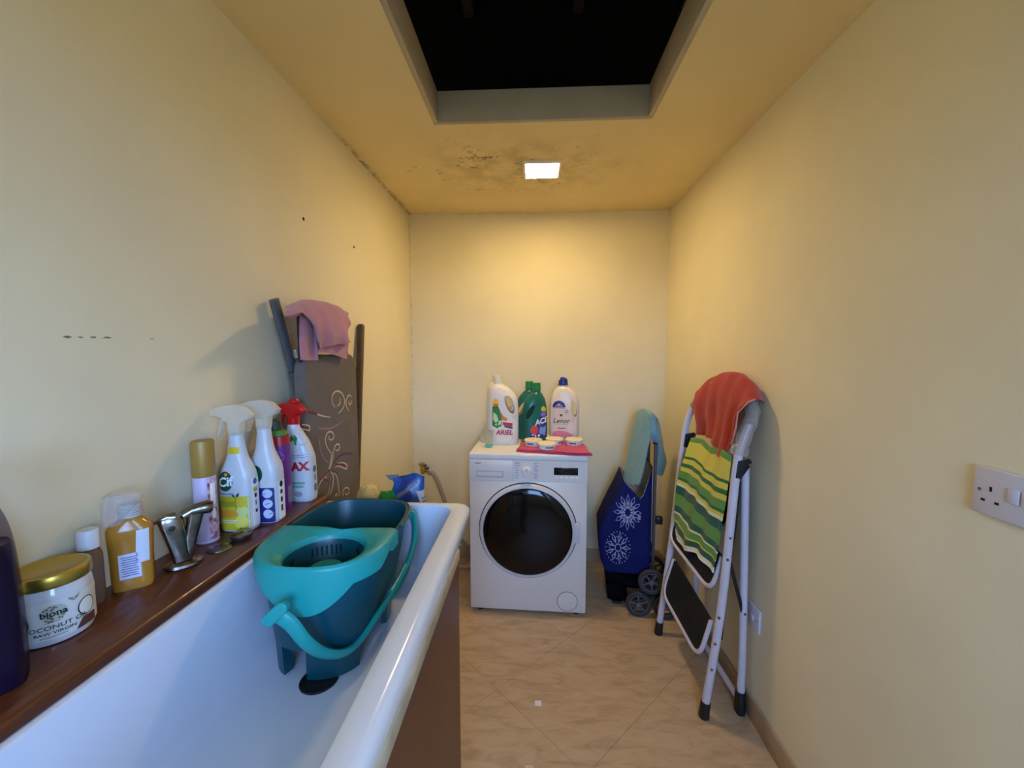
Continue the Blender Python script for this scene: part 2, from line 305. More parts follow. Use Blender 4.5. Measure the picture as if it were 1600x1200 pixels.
# ------------------------------------------------------------------ the room
XL, XR, YB, ZC = -0.776, 0.818, 2.585, 2.205
def wall_mat(name, c, mould=False):
    m = mat(name, c, rough=0.75, spec=0.25, noise=0.03, nscale=3, bump=0.12, bscale=60)
    nt = m.node_tree; L = nt.links; b = nt.nodes['Principled BSDF']
    src = b.inputs['Base Color'].links[0].from_socket
    tc = nt.nodes.new('ShaderNodeTexCoord'); sx = nt.nodes.new('ShaderNodeSeparateXYZ'); L.new(tc.outputs['Object'], sx.inputs[0])
    def math_(op, *a):
        n = nt.nodes.new('ShaderNodeMath'); n.operation = op
        for i, x in enumerate(a):
            if isinstance(x, (int, float)): n.inputs[i].default_value = x
            else: L.new(x, n.inputs[i])
        return n.outputs[0]
    def ramp(v, a, c_):
        n = nt.nodes.new('ShaderNodeMapRange'); n.inputs['From Min'].default_value = a; n.inputs['From Max'].default_value = c_; n.interpolation_type = 'SMOOTHSTEP'
        L.new(v, n.inputs['Value']); return n.outputs[0]
    def noise(s, d=8, r=0.6):
        n = nt.nodes.new('ShaderNodeTexNoise'); n.inputs['Scale'].default_value = s; n.inputs['Detail'].default_value = d; n.inputs['Roughness'].default_value = r
        L.new(tc.outputs['Object'], n.inputs['Vector']); return n.outputs['Fac']
    X, Y, Z = sx.outputs
    if mould:
        # damp around the lamp, wider towards the left, and a line of mould along the left corner
        dx = math_('ADD', X, 0.07); dy = math_('SUBTRACT', Y, 1.98)
        d = math_('SQRT', math_('ADD', math_('MULTIPLY', math_('MULTIPLY', dx, dx), 0.62), math_('MULTIPLY', math_('MULTIPLY', dy, dy), 1.5)))
        near = ramp(d, 0.52, 0.12)
        n1 = ramp(math_('ADD', noise(30), math_('MULTIPLY', noise(5, 2), 0.5)), 0.83, 1.0)
        spots = math_('MULTIPLY', near, n1)
        haze = math_('MULTIPLY', ramp(d, 0.50, 0.05), ramp(noise(9), 0.38, 0.66))
        wall_d = math_('ADD', math_('ABSOLUTE', math_('SUBTRACT', X, -0.768)), math_('MULTIPLY', noise(6), 0.05))
        line = math_('MULTIPLY', math_('MULTIPLY', ramp(wall_d, 0.05, 0.022), ramp(Y, 1.45, 1.9)), ramp(noise(40), 0.38, 0.55))
        f1 = math_('MAXIMUM', spots, math_('MULTIPLY', line, 0.65)); f2 = math_('MULTIPLY', haze, 0.36)
    else:
        zc = math_('ABSOLUTE', math_('SUBTRACT', Y, YB)); top = math_('SUBTRACT', ZC, Z)
        cor = math_('ADD', math_('MINIMUM', math_('ADD', zc, math_('MULTIPLY', math_('ABSOLUTE', math_('SUBTRACT', X, XL)), 1.0)), math_('ADD', top, math_('MULTIPLY', zc, 0.02))), math_('MULTIPLY', noise(7), 0.035))
        f1 = math_('MULTIPLY', math_('MULTIPLY', ramp(cor, 0.03, 0.017), ramp(noise(45), 0.45, 0.6)), math_('MULTIPLY', ramp(Y, 1.3, 1.7), ramp(X, 0.2, -0.1)))
        f2 = math_('MULTIPLY', noise(2), 0.03)
    mx = nt.nodes.new('ShaderNodeMix'); mx.data_type = 'RGBA'; L.new(f2, mx.inputs['Factor']); L.new(src, mx.inputs['A']); mx.inputs['B'].default_value = (*lin((120, 100, 70)), 1)
    my = nt.nodes.new('ShaderNodeMix'); my.data_type = 'RGBA'; L.new(math_('MULTIPLY', f1, 0.8 if mould else 0.22), my.inputs['Factor']); L.new(mx.outputs['Result'], my.inputs['A']); my.inputs['B'].default_value = (*lin((52, 42, 28)), 1)
    L.new(my.outputs['Result'], b.inputs['Base Color'])
    return m
WALL = wall_mat('yellow_wall_paint', (232, 222, 187))
CEIL = wall_mat('yellow_ceiling_paint', (233, 213, 158), mould=True)
wl = struct('wall_left', G().box(XL - 0.1, XL, YF - 0.1, YB + 0.1, 0, ZC), WALL, ang=0)
g = G(); s0, s1, sz0, sz1 = WIN2
g.box(XR, XR + 0.1, s1, YB + 0.1, 0, ZC); g.box(XR, XR + 0.1, YF - 0.1, s0, 0, ZC); g.box(XR, XR + 0.1, s0, s1, 0, sz0); g.box(XR, XR + 0.1, s0, s1, sz1, ZC)
wr = struct('wall_right', g, WALL, ang=0)
wb = struct('wall_back', G().box(XL, XR, YB, YB + 0.1, 0, ZC), WALL, ang=0)
g = G()
x0, x1, z0, z1 = WIN
g.box(XL, x0, YF - 0.1, YF, 0, ZC); g.box(x1, XR, YF - 0.1, YF, 0, ZC); g.box(x0, x1, YF - 0.1, YF, 0, z0); g.box(x0, x1, YF - 0.1, YF, z1, ZC)
struct('wall_front', g, WALL, ang=0)
WHITE = mat('white_gloss_paint', (225, 224, 218), rough=0.35)
wf = G(); t = 0.05
wf.box(x0, x0 + t, YF - 0.09, YF - 0.03, z0, z1, 0.006); wf.box(x1 - t, x1, YF - 0.09, YF - 0.03, z0, z1, 0.006); wf.box(x0 + t, x1 - t, YF - 0.09, YF - 0.03, z0, z0 + t, 0.006); wf.box(x0 + t, x1 - t, YF - 0.09, YF - 0.03, z1 - t, z1, 0.006)
win = struct('added_window_1', wf, WHITE)  # unseen window, added to bring in daylight from behind
mk('added_window_pane', G().box(x0 + t, x1 - t, YF - 0.064, YF - 0.058, z0 + t, z1 - t), clear('added_window_glass', (240, 248, 248), 0.03, 0.02), win, ang=0)
wf = G()
wf.box(XR + .03, XR + .09, s0, s0 + t, sz0, sz1, 0.006); wf.box(XR + .03, XR + .09, s1 - t, s1, sz0, sz1, 0.006); wf.box(XR + .03, XR + .09, s0 + t, s1 - t, sz0, sz0 + t, 0.006); wf.box(XR + .03, XR + .09, s0 + t, s1 - t, sz1 - t, sz1, 0.006)
win2 = struct('added_window_2', wf, WHITE)  # second unseen window, added to send daylight onto the left wall
mk('added_window_pane', G().box(XR + .058, XR + .064, s0 + t, s1 - t, sz0 + t, sz1 - t), _m['added_window_glass'], win2, ang=0)
# ceiling with the loft hatch
HX0, HX1, HY0, HY1 = -0.354, 0.410, 0.52, 1.566; LB = 0.018
def holed(x0, x1, y0, y1, a0, a1, b0, b1, z0, z1):
    xs, ys = [x0, a0, a1, x1], [y0, b0, b1, y1]; g = G()
    V = [(x, y, z) for z in (z0, z1) for y in ys for x in xs]; F = []
    for k in (0, 16):
        for j in range(3):
            for i in range(3):
                if i == 1 and j == 1: continue
                a = k + j * 4 + i; F.append((a, a + 1, a + 5, a + 4))
    for loop in ([0, 1, 2, 3, 7, 11, 15, 14, 13, 12, 8, 4], [5, 6, 10, 9]):
        for i in range(len(loop)):
            a, b = loop[i], loop[(i + 1) % len(loop)]; F.append((a, b, b + 16, a + 16))
    return g.add(V, F)
struct('ceiling', holed(XL - 0.1, XR + 0.1, YF - 0.1, YB + 0.1, HX0 - LB, HX1 + LB, HY0 - LB, HY1 + LB, ZC, ZC + 0.06), CEIL, ang=0)
LIN = mat('pale_grey_hatch_paint', (178, 166, 142), rough=0.6, noise=0.05, nscale=8)
ht = bpy.data.objects.new('trim_1', None); col.objects.link(ht); ht['kind'] = 'structure'
zb, zt = ZC - 0.003, 2.312
for g in (G().box(HX0 - LB, HX0, HY0, HY1, zb, zt, 0.002), G().box(HX1, HX1 + LB, HY0, HY1, zb, zt, 0.002), G().box(HX0 - LB, HX1 + LB, HY1, HY1 + LB, zb, zt, 0.002), G().box(HX0 - LB, HX1 + LB, HY0 - LB, HY0, zb, zt, 0.002)):
    mk('lining_board', g, LIN, ht)
DARKW = mat('unlit_loft_timber', (38, 30, 24), rough=0.9, spec=0.05, noise=0.3, nscale=6, stretch=(4, 0.6, 4))  # brown timber, darkened in its colour to look unlit
DARKL = mat('unlit_loft_black', (20, 18, 16), rough=1.0, spec=0.0)  # near-black colour stands in for the darkness of the loft
lf = G()
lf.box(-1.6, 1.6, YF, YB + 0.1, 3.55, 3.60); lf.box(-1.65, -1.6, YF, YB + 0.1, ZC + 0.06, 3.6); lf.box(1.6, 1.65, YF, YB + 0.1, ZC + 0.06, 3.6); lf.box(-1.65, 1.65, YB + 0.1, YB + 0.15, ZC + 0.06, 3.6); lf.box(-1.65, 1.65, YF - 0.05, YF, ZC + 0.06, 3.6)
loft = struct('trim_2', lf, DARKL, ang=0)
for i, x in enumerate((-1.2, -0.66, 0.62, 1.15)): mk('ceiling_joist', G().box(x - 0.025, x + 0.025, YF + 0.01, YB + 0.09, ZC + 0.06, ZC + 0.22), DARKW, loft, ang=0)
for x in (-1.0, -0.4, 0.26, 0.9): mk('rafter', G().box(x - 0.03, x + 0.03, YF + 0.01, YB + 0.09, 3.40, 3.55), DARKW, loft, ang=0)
# floor: 45 cm tiles laid on the diagonal, clipped to the room
struct('floor', G().box(XL - 0.1, XR + 0.1, YF - 0.1, YB + 0.1, -0.06, -0.0012), mat('tile_grout', (166, 141, 108), rough=0.9), ang=0)
floor = bpy.data.objects['floor']
TILE = mat('beige_stone_tile', (172, 146, 112), rough=0.42, spec=0.4, noise=0.0)
nt = TILE.node_tree; L = nt.links; b = nt.nodes['Principled BSDF']
tc = nt.nodes.new('ShaderNodeTexCoord'); mp = nt.nodes.new('ShaderNodeMapping'); mp.inputs['Rotation'].default_value = (0, 0, R(22)); mp.inputs['Scale'].default_value = (3.2, 11, 1); L.new(tc.outputs['Object'], mp.inputs[0])
n1 = nt.nodes.new('ShaderNodeTexNoise'); n1.inputs['Scale'].default_value = 2.4; n1.inputs['Detail'].default_value = 9; n1.inputs['Roughness'].default_value = 0.62; n1.inputs['Distortion'].default_value = 0.8; L.new(mp.outputs[0], n1.inputs[0])
cr = nt.nodes.new('ShaderNodeValToRGB'); e = cr.color_ramp.elements
e[0].position = 0.30; e[0].color = (*lin((172, 144, 110)), 1); e[1].position = 0.52; e[1].color = (*lin((195, 167, 131)), 1)
k = e.new(0.72); k.color = (*lin((203, 176, 140)), 1); L.new(n1.outputs[0], cr.inputs[0]); L.new(cr.outputs[0], b.inputs['Base Color'])
def clip(poly, ax, val, keep_less):
    out = []
    for i in range(len(poly)):
        a, c = poly[i], poly[(i + 1) % len(poly)]; ia = (a[ax] <= val) == keep_less; ic = (c[ax] <= val) == keep_less
        if ia: out.append(a)
        if ia != ic:
            t = (val - a[ax]) / (c[ax] - a[ax]); out.append(tuple(a[q] + t * (c[q] - a[q]) for q in (0, 1)))
    return out
S = 0.4515; q = math.sqrt(0.5)
for i in range(-9, 9):
    for j in range(-9, 9):
        s0, d0 = 1.401 + i * S / q, 1.684 + j * S / q           # x+y and y-x of the joints
        h = 0.0007
        P = []
        for a, c in ((0, 0), (1, 0), (1, 1), (0, 1)):
            s_ = s0 + (a * S + (h if a == 0 else -h)) / q; d_ = d0 + (c * S + (h if c == 0 else -h)) / q
            P.append(((s_ - d_) / 2, (s_ + d_) / 2))
        for ax, val, less in ((0, XR, True), (0, XL, False), (1, YB, True), (1, YF, False)):
            if P: P = clip(P, ax, val, less)
        if len(P) < 3: continue
        ar = abs(sum(P[k][0] * P[(k + 1) % len(P)][1] - P[(k + 1) % len(P)][0] * P[k][1] for k in range(len(P)))) / 2
        if ar < 1e-4: continue
        n = len(P); g = G().add([(x, y, -0.009) for x, y in P] + [(x, y, 0) for x, y in P], [tuple(range(n)), tuple(range(n, 2 * n))] + [(k, (k + 1) % n, n + (k + 1) % n, n + k) for k in range(n)])
        mk('tile', g, TILE, floor, ang=0)
SKIRT = mat('beige_skirting_tile', (178, 154, 122), rough=0.45, noise=0.08, nscale=9)
struct('baseboard_right', G().box(XR - 0.009, XR, YF, YB, 0, 0.085, 0.002), SKIRT)
struct('baseboard_back', G().box(XL, XR - 0.009, YB - 0.009, YB, 0, 0.085, 0.002), SKIRT)
struct('baseboard_left', G().box(XL, XL + 0.009, YF, YB - 0.009, 0, 0.085, 0.002), SKIRT)
# scuffs and plug holes on the left wall
SC = mat('grey_scuff', (122, 114, 98), rough=0.9); HO = mat('dark_hole', (40, 32, 24), rough=0.9)
for y, z, a, h in ((0.648, 1.389, 0.007, 0.0022), (0.668, 1.389, 0.005, 0.0014), (0.688, 1.3895, 0.006, 0.0016), (0.712, 1.3895, 0.009, 0.0022), (0.80, 1.39, 0.006, 0.0008)):
    rr = random.Random(int(y * 999)); pts = [(a * math.cos(k * 0.5236) * rr.uniform(0.7, 1.1), h * math.sin(k * 0.5236) * rr.uniform(0.5, 1.2)) for k in range(12)]
    mk('scuff_mark', G().add([(XL + 0.0004, y + p, z + r_) for p, r_ in pts], [tuple(range(12))]), SC, wl, ang=0)
for y, z in ((1.385, 1.808), (1.776, 1.811)):
    mk('plug_hole', G().lathe([(0.006, 0.0), (0.006, 0.0008), (0.004, 0.0008), (0.0035, 0.0004)], 12, (XL, y, z), 'x'), HO, wl)
# ------------------------------------------------------------------ ceiling lamp
lamp = thing('ceiling_light', 'small square recessed lamp glowing in the damp stained ceiling', 'light', (0.037, 1.978, ZC))
mk('frame', G().loft([rrect(-.088, .088, -.088, .088, .008, 0), rrect(-.088, .088, -.088, .088, .008, -.006), rrect(-.082, .082, -.082, .082, .006, -.012), rrect(-.076, .076, -.076, .076, .004, -.012), rrect(-.074, .074, -.074, .074, .004, -.008)], True, False), mat('lamp_frame_white', (238, 226, 214), rough=0.4, sss=0.0), lamp)
mk('diffuser', G().box(-.074, .074, -.074, .074, -.010, -.002, .001), mat('lamp_diffuser', (255, 250, 240), rough=0.5, emit=(LAMP_COLOR, LAMP_STRENGTH)), lamp)

# ------------------------------------------------------------------ raised bath
ENAM = mat('white_bath_enamel', (224, 227, 230), rough=0.16, spec=0.5, noise=0.015, nscale=6)
bath = thing('bath', 'long white enamel bath raised on a brown panel along the left wall', 'bath', (0, 0, 0))
y0, y1 = -0.10, 1.193
RG = [rrect(-.62, -.205, y0 + .02, y1 - .02, .03, .862), rrect(-.645, -.1875, y0, y1, .028, .866), rrect(-.647, -.184, y0 - .002, y1 + .002, .03, .888), rrect(-.645, -.187, y0, y1, .03, .902), rrect(-.640, -.193, y0 + .006, y1 - .006, .03, .9085), rrect(-.632, -.202, y0 + .015, y1 - .014, .035, .9105),
      rrect(-.609, -.230, y0 + .042, y1 - .028, .045, .9105), rrect(-.606, -.2325, y0 + .045, y1 - .030, .047, .9085), rrect(-.603, -.2365, y0 + .049, y1 - .033, .05, .897), rrect(-.594, -.256, y0 + .08, y1 - .041, .06, .83), rrect(-.586, -.274, y0 + .12, y1 - .046, .065, .77), rrect(-.576, -.292, y0 + .17, y1 - .055, .075, .727), rrect(-.560, -.312, y0 + .24, y1 - .07, .08, .708), rrect(-.535, -.335, y0 + .32, y1 - .10, .07, .7005), rrect(-.50, -.37, y0 + .40, y1 - .16, .05, .70)]
RO = [rrect(-.50, -.37, y0 + .40, y1 - .16, .05, .688), rrect(-.56, -.31, y0 + .25, y1 - .08, .08, .69), rrect(-.605, -.262, y0 + .10, y1 - .04, .07, .76), rrect(-.616, -.226, y0 + .05, y1 - .026, .05, .862)]
# white rim and underside; the basin is white enamel, cool shade tinted into its colour
mk('tub_rim', G().loft(RO + RG[:8], True, False), ENAM, bath, ang=50)
mk('basin', G().loft(RG[7:], False, True), mat('cool_shade_bath_enamel', (208, 217, 230), rough=0.16, spec=0.5, noise=0.015, nscale=6), bath, ang=50, label='white enamel basin tinted with cool shade')
CAULK = mat('stained_edge_trim', (176, 166, 140), rough=0.6, noise=0.2, nscale=14)
mk('edge_trim', G().box(-.205, -.1835, y0 + .01, 0.992, .838, .866, .003), CAULK, bath)
PANEL = mat('brown_hardboard', (104, 66, 45), rough=0.42, spec=0.35, noise=0.08, nscale=5)
mk('front_panel', G().box(-.200, -.1845, y0 + .01, 0.98, 0.0, .838, .001), PANEL, bath)
for x, y in ((-.60, 1.08), (-.60, .0), (-.40, 1.08)): mk('support_post', G().box(x - .022, x + .022, y - .022, y + .022, 0, .70 if x > -.5 else .862, .002), mat('raw_timber', (150, 120, 84), rough=0.8, noise=0.15, nscale=9), bath)
BLK = mat('black_rubber', (22, 22, 23), rough=0.55)
dr = thing('drain_plug', 'round black plug in the bath floor under the foot of the teal bucket', 'plug', (-.430, .757, .7002))
mk('disc', G().lathe([(.0, .0), (.037, .0), (.0375, .002), (.036, .0032), (.028, .0026), (.026, .0012), (0, .0012)], 36), BLK, dr)
mk('grate', G().lathe([(.010, .0012), (.010, .0024), (.004, .003), (0, .003)], 16), mat('dark_metal', (70, 70, 72), rough=0.35, metal=1), dr)

# wooden shelf on the wall side
WOOD = mat('red_brown_varnished_wood', (88, 42, 19), rough=0.32, spec=0.5, coat=0.25, noise=0.28, nscale=9, stretch=(14, 0.9, 14), bump=0.03, bscale=30)
tag(mk('wooden_shelf', G().loft([[(x, y, z) for x, z in ((XL, .9115), (-.6165, .9115), (-.6135, .914), (-.6135, .929), (-.6155, .933), (-.619, .935), (XL, .935))] for y in (-.10, 1.172)]), WOOD), 'long red-brown varnished wooden shelf between bath and left wall', 'shelf')
# ledge behind the bath
tag(mk('boxed_ledge', G().box(-.63, -.335, 1.205, 1.37, 0, .82, .003), mat('cream_boxing_paint', (214, 200, 160), rough=0.6)), 'cream boxed-in ledge behind the far end of the bath', 'ledge')

# ------------------------------------------------------------------ teal mop bucket
TEAL = mat('dark_teal_plastic', (5, 70, 82), rough=0.34, spec=0.45)
TURQ = mat('turquoise_plastic', (28, 152, 146), rough=0.36, spec=0.45)
bk = thing('mop_bucket', 'teal plastic mop bucket with turquoise wringer standing in the bath', 'bucket', (-.447, .90, .70))
BO = (-.447, .90, .70)
def stad(y0, y1, w, z, xo=0.0, ef=2.4, eb=4.0, n=64):
    """bucket outline: round near end, squarer far end"""
    o = []; ym = y0 + w * 1.0
    for k in range(n):
        a = 2 * math.pi * k / n; c, s = math.cos(a), math.sin(a)
        e = ef if s < 0 else eb
        o.append((xo + w * math.copysign(abs(c) ** (2 / e), c), (ym + (ym - y0) * math.copysign(abs(s) ** (2 / e), s)) if s < 0 else ym + (y1 - ym) * abs(s) ** (2 / e), z))
    return o
rg = [stad(-.152, .145, .104, .068, -.004), stad(-.160, .165, .112, .13, -.002), stad(-.168, .185, .122, .205), stad(-.176, .194, .128, .243), stad(-.178, .196, .130, .25)]
inn = [stad(-.174, .192, .126, .25), stad(-.172, .190, .124, .243), stad(-.164, .181, .118, .205), stad(-.156, .161, .108, .13, -.002), stad(-.148, .141, .100, .072, -.004)]
mk('bucket_body', G().loft(rg + inn, True, True), TEAL, bk, ang=40)
# feet: front legs left and right of an arch, and one long rear foot
def foot(k0, k1, name):
    top = stad(-.152, .145, .104, .074, -.004); bot = stad(-.148, .135, .098, .0035, -.006); n = 64
    ks = [k % n for k in range(k0, k1 + 1)]
    cx, cy = 0, 0
    def inner(p, t): return (p[0] * (1 - t), p[1] * (1 - t) , p[2])
    A = [top[k] for k in ks]; B = [bot[k] for k in ks]
    rings = [A + [inner(p, .13) for p in A[::-1]], B + [inner(p, .13) for p in B[::-1]]]
    mk(name, G().loft(rings), TEAL, bk)
foot(48, 59, 'front_leg'); foot(35, 43, 'front_leg'); foot(2, 30, 'rear_foot')
# rolled rim on the far half
rim = [p for p in stad(-.179, .199, .133, .247) if p[1] > -.01]
rim.sort(key=lambda p: math.atan2(p[1] + .3, p[0]))
mk('rim', G().tube(rim, .0045, 8), TEAL, bk)
# pouring lip dents are left to the rim; wringer collar
hc = (.013, -.096); N = 96
def outl(th, grow, ycut):
    o = stad(-.178 - grow, .30, .131 + grow, 0, n=256); best = None
    d = (math.cos(th), math.sin(th)); tmin = 9
    for i in range(256):
        a, b_ = o[i], o[(i + 1) % 256]; ex, ey = b_[0] - a[0], b_[1] - a[1]
        den = d[0] * ey - d[1] * ex
        if abs(den) < 1e-9: continue
        t = ((a[0] - hc[0]) * ey - (a[1] - hc[1]) * ex) / den; s = ((a[0] - hc[0]) * d[1] - (a[1] - hc[1]) * d[0]) / den
        if t > 0 and -1e-6 <= s <= 1 + 1e-6: tmin = min(tmin, t)
    x, y = hc[0] + d[0] * tmin, hc[1] + d[1] * tmin
    if d[1] > 0:
        yc = ycut + .010 * (((hc[0] + d[0] * tmin)) / .13) ** 2
        t2 = (yc - hc[1]) / d[1]
        if t2 < tmin: tmin = t2
    return hc[0] + d[0] * tmin, hc[1] + d[1] * tmin, tmin
rings = [[] for _ in range(9)]
for k in range(N):
    th = 2 * math.pi * k / N; c, s = math.cos(th), math.sin(th)
    ox, oy, t = outl(th, .006, -.006); ax, ay, t1 = outl(th, .0, -.010)
    front = max(0, -s); rear = s > 0 and oy > -.0301 and abs(ox) < .12
    sk = .236 - .022 * max(0, 1 - max(0, s) * 3) - .052 * max(0, front - .55) / .45
    if oy > -.04 and s > .3: sk = .238 if abs(ox) < .125 else .222
    r1 = .079
    P = [(hc[0] + r1 * .975 * c, hc[1] + r1 * .975 * s, .232), (hc[0] + r1 * c, hc[1] + r1 * s, .2435), (hc[0] + (r1 + .004) * c, hc[1] + (r1 + .004) * s, .2505)]
    m1 = .5; P.append((hc[0] + (r1 + (t - r1) * m1) * c, hc[1] + (r1 + (t - r1) * m1) * s, .2565))
    P.append((hc[0] + (t - .006) * c, hc[1] + (t - .006) * s, .2575)); P.append((hc[0] + (t - .0015) * c, hc[1] + (t - .0015) * s, .2545)); P.append((ox, oy, .249)); P.append((ox, oy, sk)); P.append((hc[0] + (t - .004) * c, hc[1] + (t - .004) * s, sk))
    for i, p in enumerate(P): rings[i].append(p)
mk('wringer_collar', G().loft(rings + [rings[0]], False, False), TURQ, bk, ang=45)
bas = mk('wringer_basket', G().lathe([(.0775, .238), (.0755, .232), (.068, .185), (.060, .172), (.0, .168), (.0, .165), (.062, .168), (.070, .18), (.0775, .230), (.0785, .238)], 48, (hc[0], hc[1], 0), cap=False), TEAL, bk)
for k in range(44):
    th = 2 * math.pi * k / 44
    if k % 11 < 7:
        b_ = G().box(-.0011, .0011, -.0008, .0008, -.021, .021).xf(Matrix.Translation((hc[0] + .0717 * math.cos(th), hc[1] + .0717 * math.sin(th), .208)) @ Matrix.Rotation(th + math.pi / 2, 4, 'Z') @ Matrix.Rotation(-.16, 4, 'X'))
        mk('drain_slot', b_, mat('slot_shadow_teal', (3, 34, 42), rough=0.6), bas, ang=0)
mk('wringer_disc', G().lathe([(.037, .168), (.036, .208), (.033, .213), (.0, .214)], 36, (hc[0], hc[1], 0)), mat('mid_teal_plastic', (16, 124, 126), rough=0.38), bk)
hp = [(p[0] - BO[0], p[1] - BO[1], p[2] - BO[2]) for p in DATA['HANDLE']]
hp = crom(hp, 6); nh = len(hp)
rad = [.0135 + .002 * max(0, 1 - i / 10) for i in range(nh)]
hd = mk('carry_handle', G().tube(hp, rad, 12, flat=0.55), TURQ, bk, ang=50)
mk('pivot_lug', G().prism([(.013 + .0115 * math.cos(R(a)), .012 + .0115 * math.sin(R(a))) for a in range(-45, 136, 18)] + [(-.013 + .0115 * math.cos(R(a)), -.012 + .0115 * math.sin(R(a))) for a in range(135, 316, 18)], -.008, .006, .003, 3).xf(Matrix.Translation((hp[0][0] + .002, hp[0][1] - .004, hp[0][2] + .002))), TURQ, bk, ang=50)
mk('handle_grip', G().tube(hp[40:48], .0125, 12, flat=0.8), TURQ, bk)
mk('pivot_lug', G().lathe([(.0, -.006), (.012, -.006), (.014, 0), (.012, .008), (0, .008)], 20, (hp[-1][0], hp[-1][1] - .008, hp[-1][2]), 'y'), TURQ, bk)

# ------------------------------------------------------------------ washing machine
MW = mat('white_appliance_enamel', (226, 221, 214), rough=0.3, spec=0.5)
MP = mat('white_appliance_plastic', (228, 224, 218), rough=0.38)
wm = thing('washing_machine', 'white front-loading washing machine with black round door at back wall', 'washing machine', (-.016, 2.274, 0), R(-2))
hw, hd_ = .2985, .2475
body = mk('cabinet', G().box(-hw, hw, -hd_ + .004, hd_, .014, .815, .006), MW, wm)
mk('worktop', G().box(-hw - .001, hw + .001, -hd_ - .006, hd_, .815, .845, .006, 3), mat('white_worktop_laminate', (232, 230, 226), rough=0.35), wm)
# fascia
mk('control_panel', G().loft([[(x, y, z) for x, z in ((-hw, .706), (hw, .706), (hw, .8145), (-hw, .8145))] for y in (-hd_ + .006, -hd_ - .004)]), MP, wm)
FY = -hd_ - .004
mk('front_sheet', G().box(-hw, hw, -hd_, -hd_ + .01, .022, .7045, .004), MW, wm)
dw = mk('detergent_drawer', G().box(-hw + .004, -.074, FY - .003, FY + .002, .712, .811, .0015), MP, wm)
mk('drawer_handle', G().loft([[(x, y, z) for x, z in p] for y, p in ((FY - .0036, [(-.262, .722), (-.124, .722), (-.124, .757), (-.262, .757)]), (FY - .0036, [(-.257, .730), (-.129, .730), (-.129, .752), (-.257, .752)]), (FY + .014, [(-.254, .732), (-.132, .732), (-.132, .750), (-.254, .750)]))], False, True), mat('drawer_recess_grey', (188, 188, 196), rough=0.4), dw)
mk('panel_joint', G().box(-.0745, -.0735, FY - .0012, FY, .708, .813), mat('joint_shadow_grey', (96, 96, 102), rough=0.7), wm)
dial = mk('program_dial', G().lathe([(.0265, 0), (.0265, -.004), (.024, -.006), (.0235, -.020), (.021, -.0235), (0, -.024)], 40, (-.005, FY, .755), 'y'), MP, wm)
mk('dial_pointer', G().box(-.0062, -.0038, FY - .0248, FY - .0238, .764, .777), mat('print_grey', (104, 104, 112), rough=0.6), dial)
mk('display', G().box(.131, .251, FY - .0012, FY + .001, .743, .781, .0008), mat('black_display_glass', (10, 10, 11), rough=0.12), wm)
PG = _m['print_grey']
seg = G()
for x, w_ in ((.150, .006), (.160, .008), (.171, .006), (.180, .003)):
    for z in (.766, .760): seg.box(x, x + w_, FY - .0017, FY - .0012, z, z + .0014)
mk('display_segments', seg, mat('dim_display_segments', (92, 84, 84), rough=0.5), wm, ang=0)
for i in range(5): mk('button', G().box(.135 + i * .0262, .151 + i * .0262, FY - .004, FY + .001, .7265, .7335, .0015), mat('button_white', (240, 240, 244), rough=0.3), wm)
lg = G()
for i in range(7):
    z = .798 - i * .0125
    lg.box(-.062, -.062 + (.022 if i < 2 else .012 + .004 * (i % 2)), FY - .0006, FY, z, z + .0022)
    lg.box(.030, .030 + .018 + .005 * (i % 2), FY - .0006, FY, z, z + .0022)
mk('program_names', lg, PG, wm, ang=0)['kind'] = 'stuff'
mk('maker_name', G().box(-.268, -.238, FY - .0036, FY - .003, .793, .7965), PG, wm, ang=0)
# door
dz = .448; DY = -hd_
door = mk('door_ring', G().lathe([(.246, 0), (.2475, -.006), (.2455, -.014), (.240, -.021), (.232, -.025), (.2275, -.024), (.2265, -.018)], 72, (0, DY, dz), 'y', cap=False), mat('door_ring_silver_white', (206, 206, 212), rough=0.3), wm, ang=60)
mk('door_gap', G().lathe([(.2515, -.0004), (.2465, -.0008)], 72, (0, DY, dz), 'y', cap=False), mat('gap_black', (20, 20, 22), rough=0.8), wm, ang=0)
mk('door_glass', G().lathe([(.2275, -.018), (.222, -.021), (.20, -.027), (.15, -.034), (.08, -.038), (0, -.040)], 64, (0, DY, dz), 'y'), mat('smoked_black_door_glass', (12, 11, 12), rough=0.09, spec=0.35), wm, ang=60)
mk('door_handle', G().prism([(.232, dz - .048), (.252, dz - .052), (.263, dz - .046), (.264, dz + .046), (.254, dz + .053), (.238, dz + .052)], DY - .022, DY, .004), _m['door_ring_silver_white'], wm)
mk('filter_cover', G().lathe([(.050, 0), (.050, -.0012), (.0485, -.0018), (0, -.0018)], 40, (.205, DY, .078), 'y'), MW, wm)
mk('filter_gap', G().lathe([(.0530, -.0002), (.0500, -.0004)], 48, (.205, DY, .078), 'y', cap=False), mat('gap_grey', (110, 110, 116), rough=0.8), wm, ang=0)
for x in (-.25, .25):
    for y in (-.21, .2): mk('foot', G().lathe([(.02, 0), (.022, .004), (.022, .008), (.012, .010), (.012, .022)], 16, (x, y, 0)), BLK, wm)

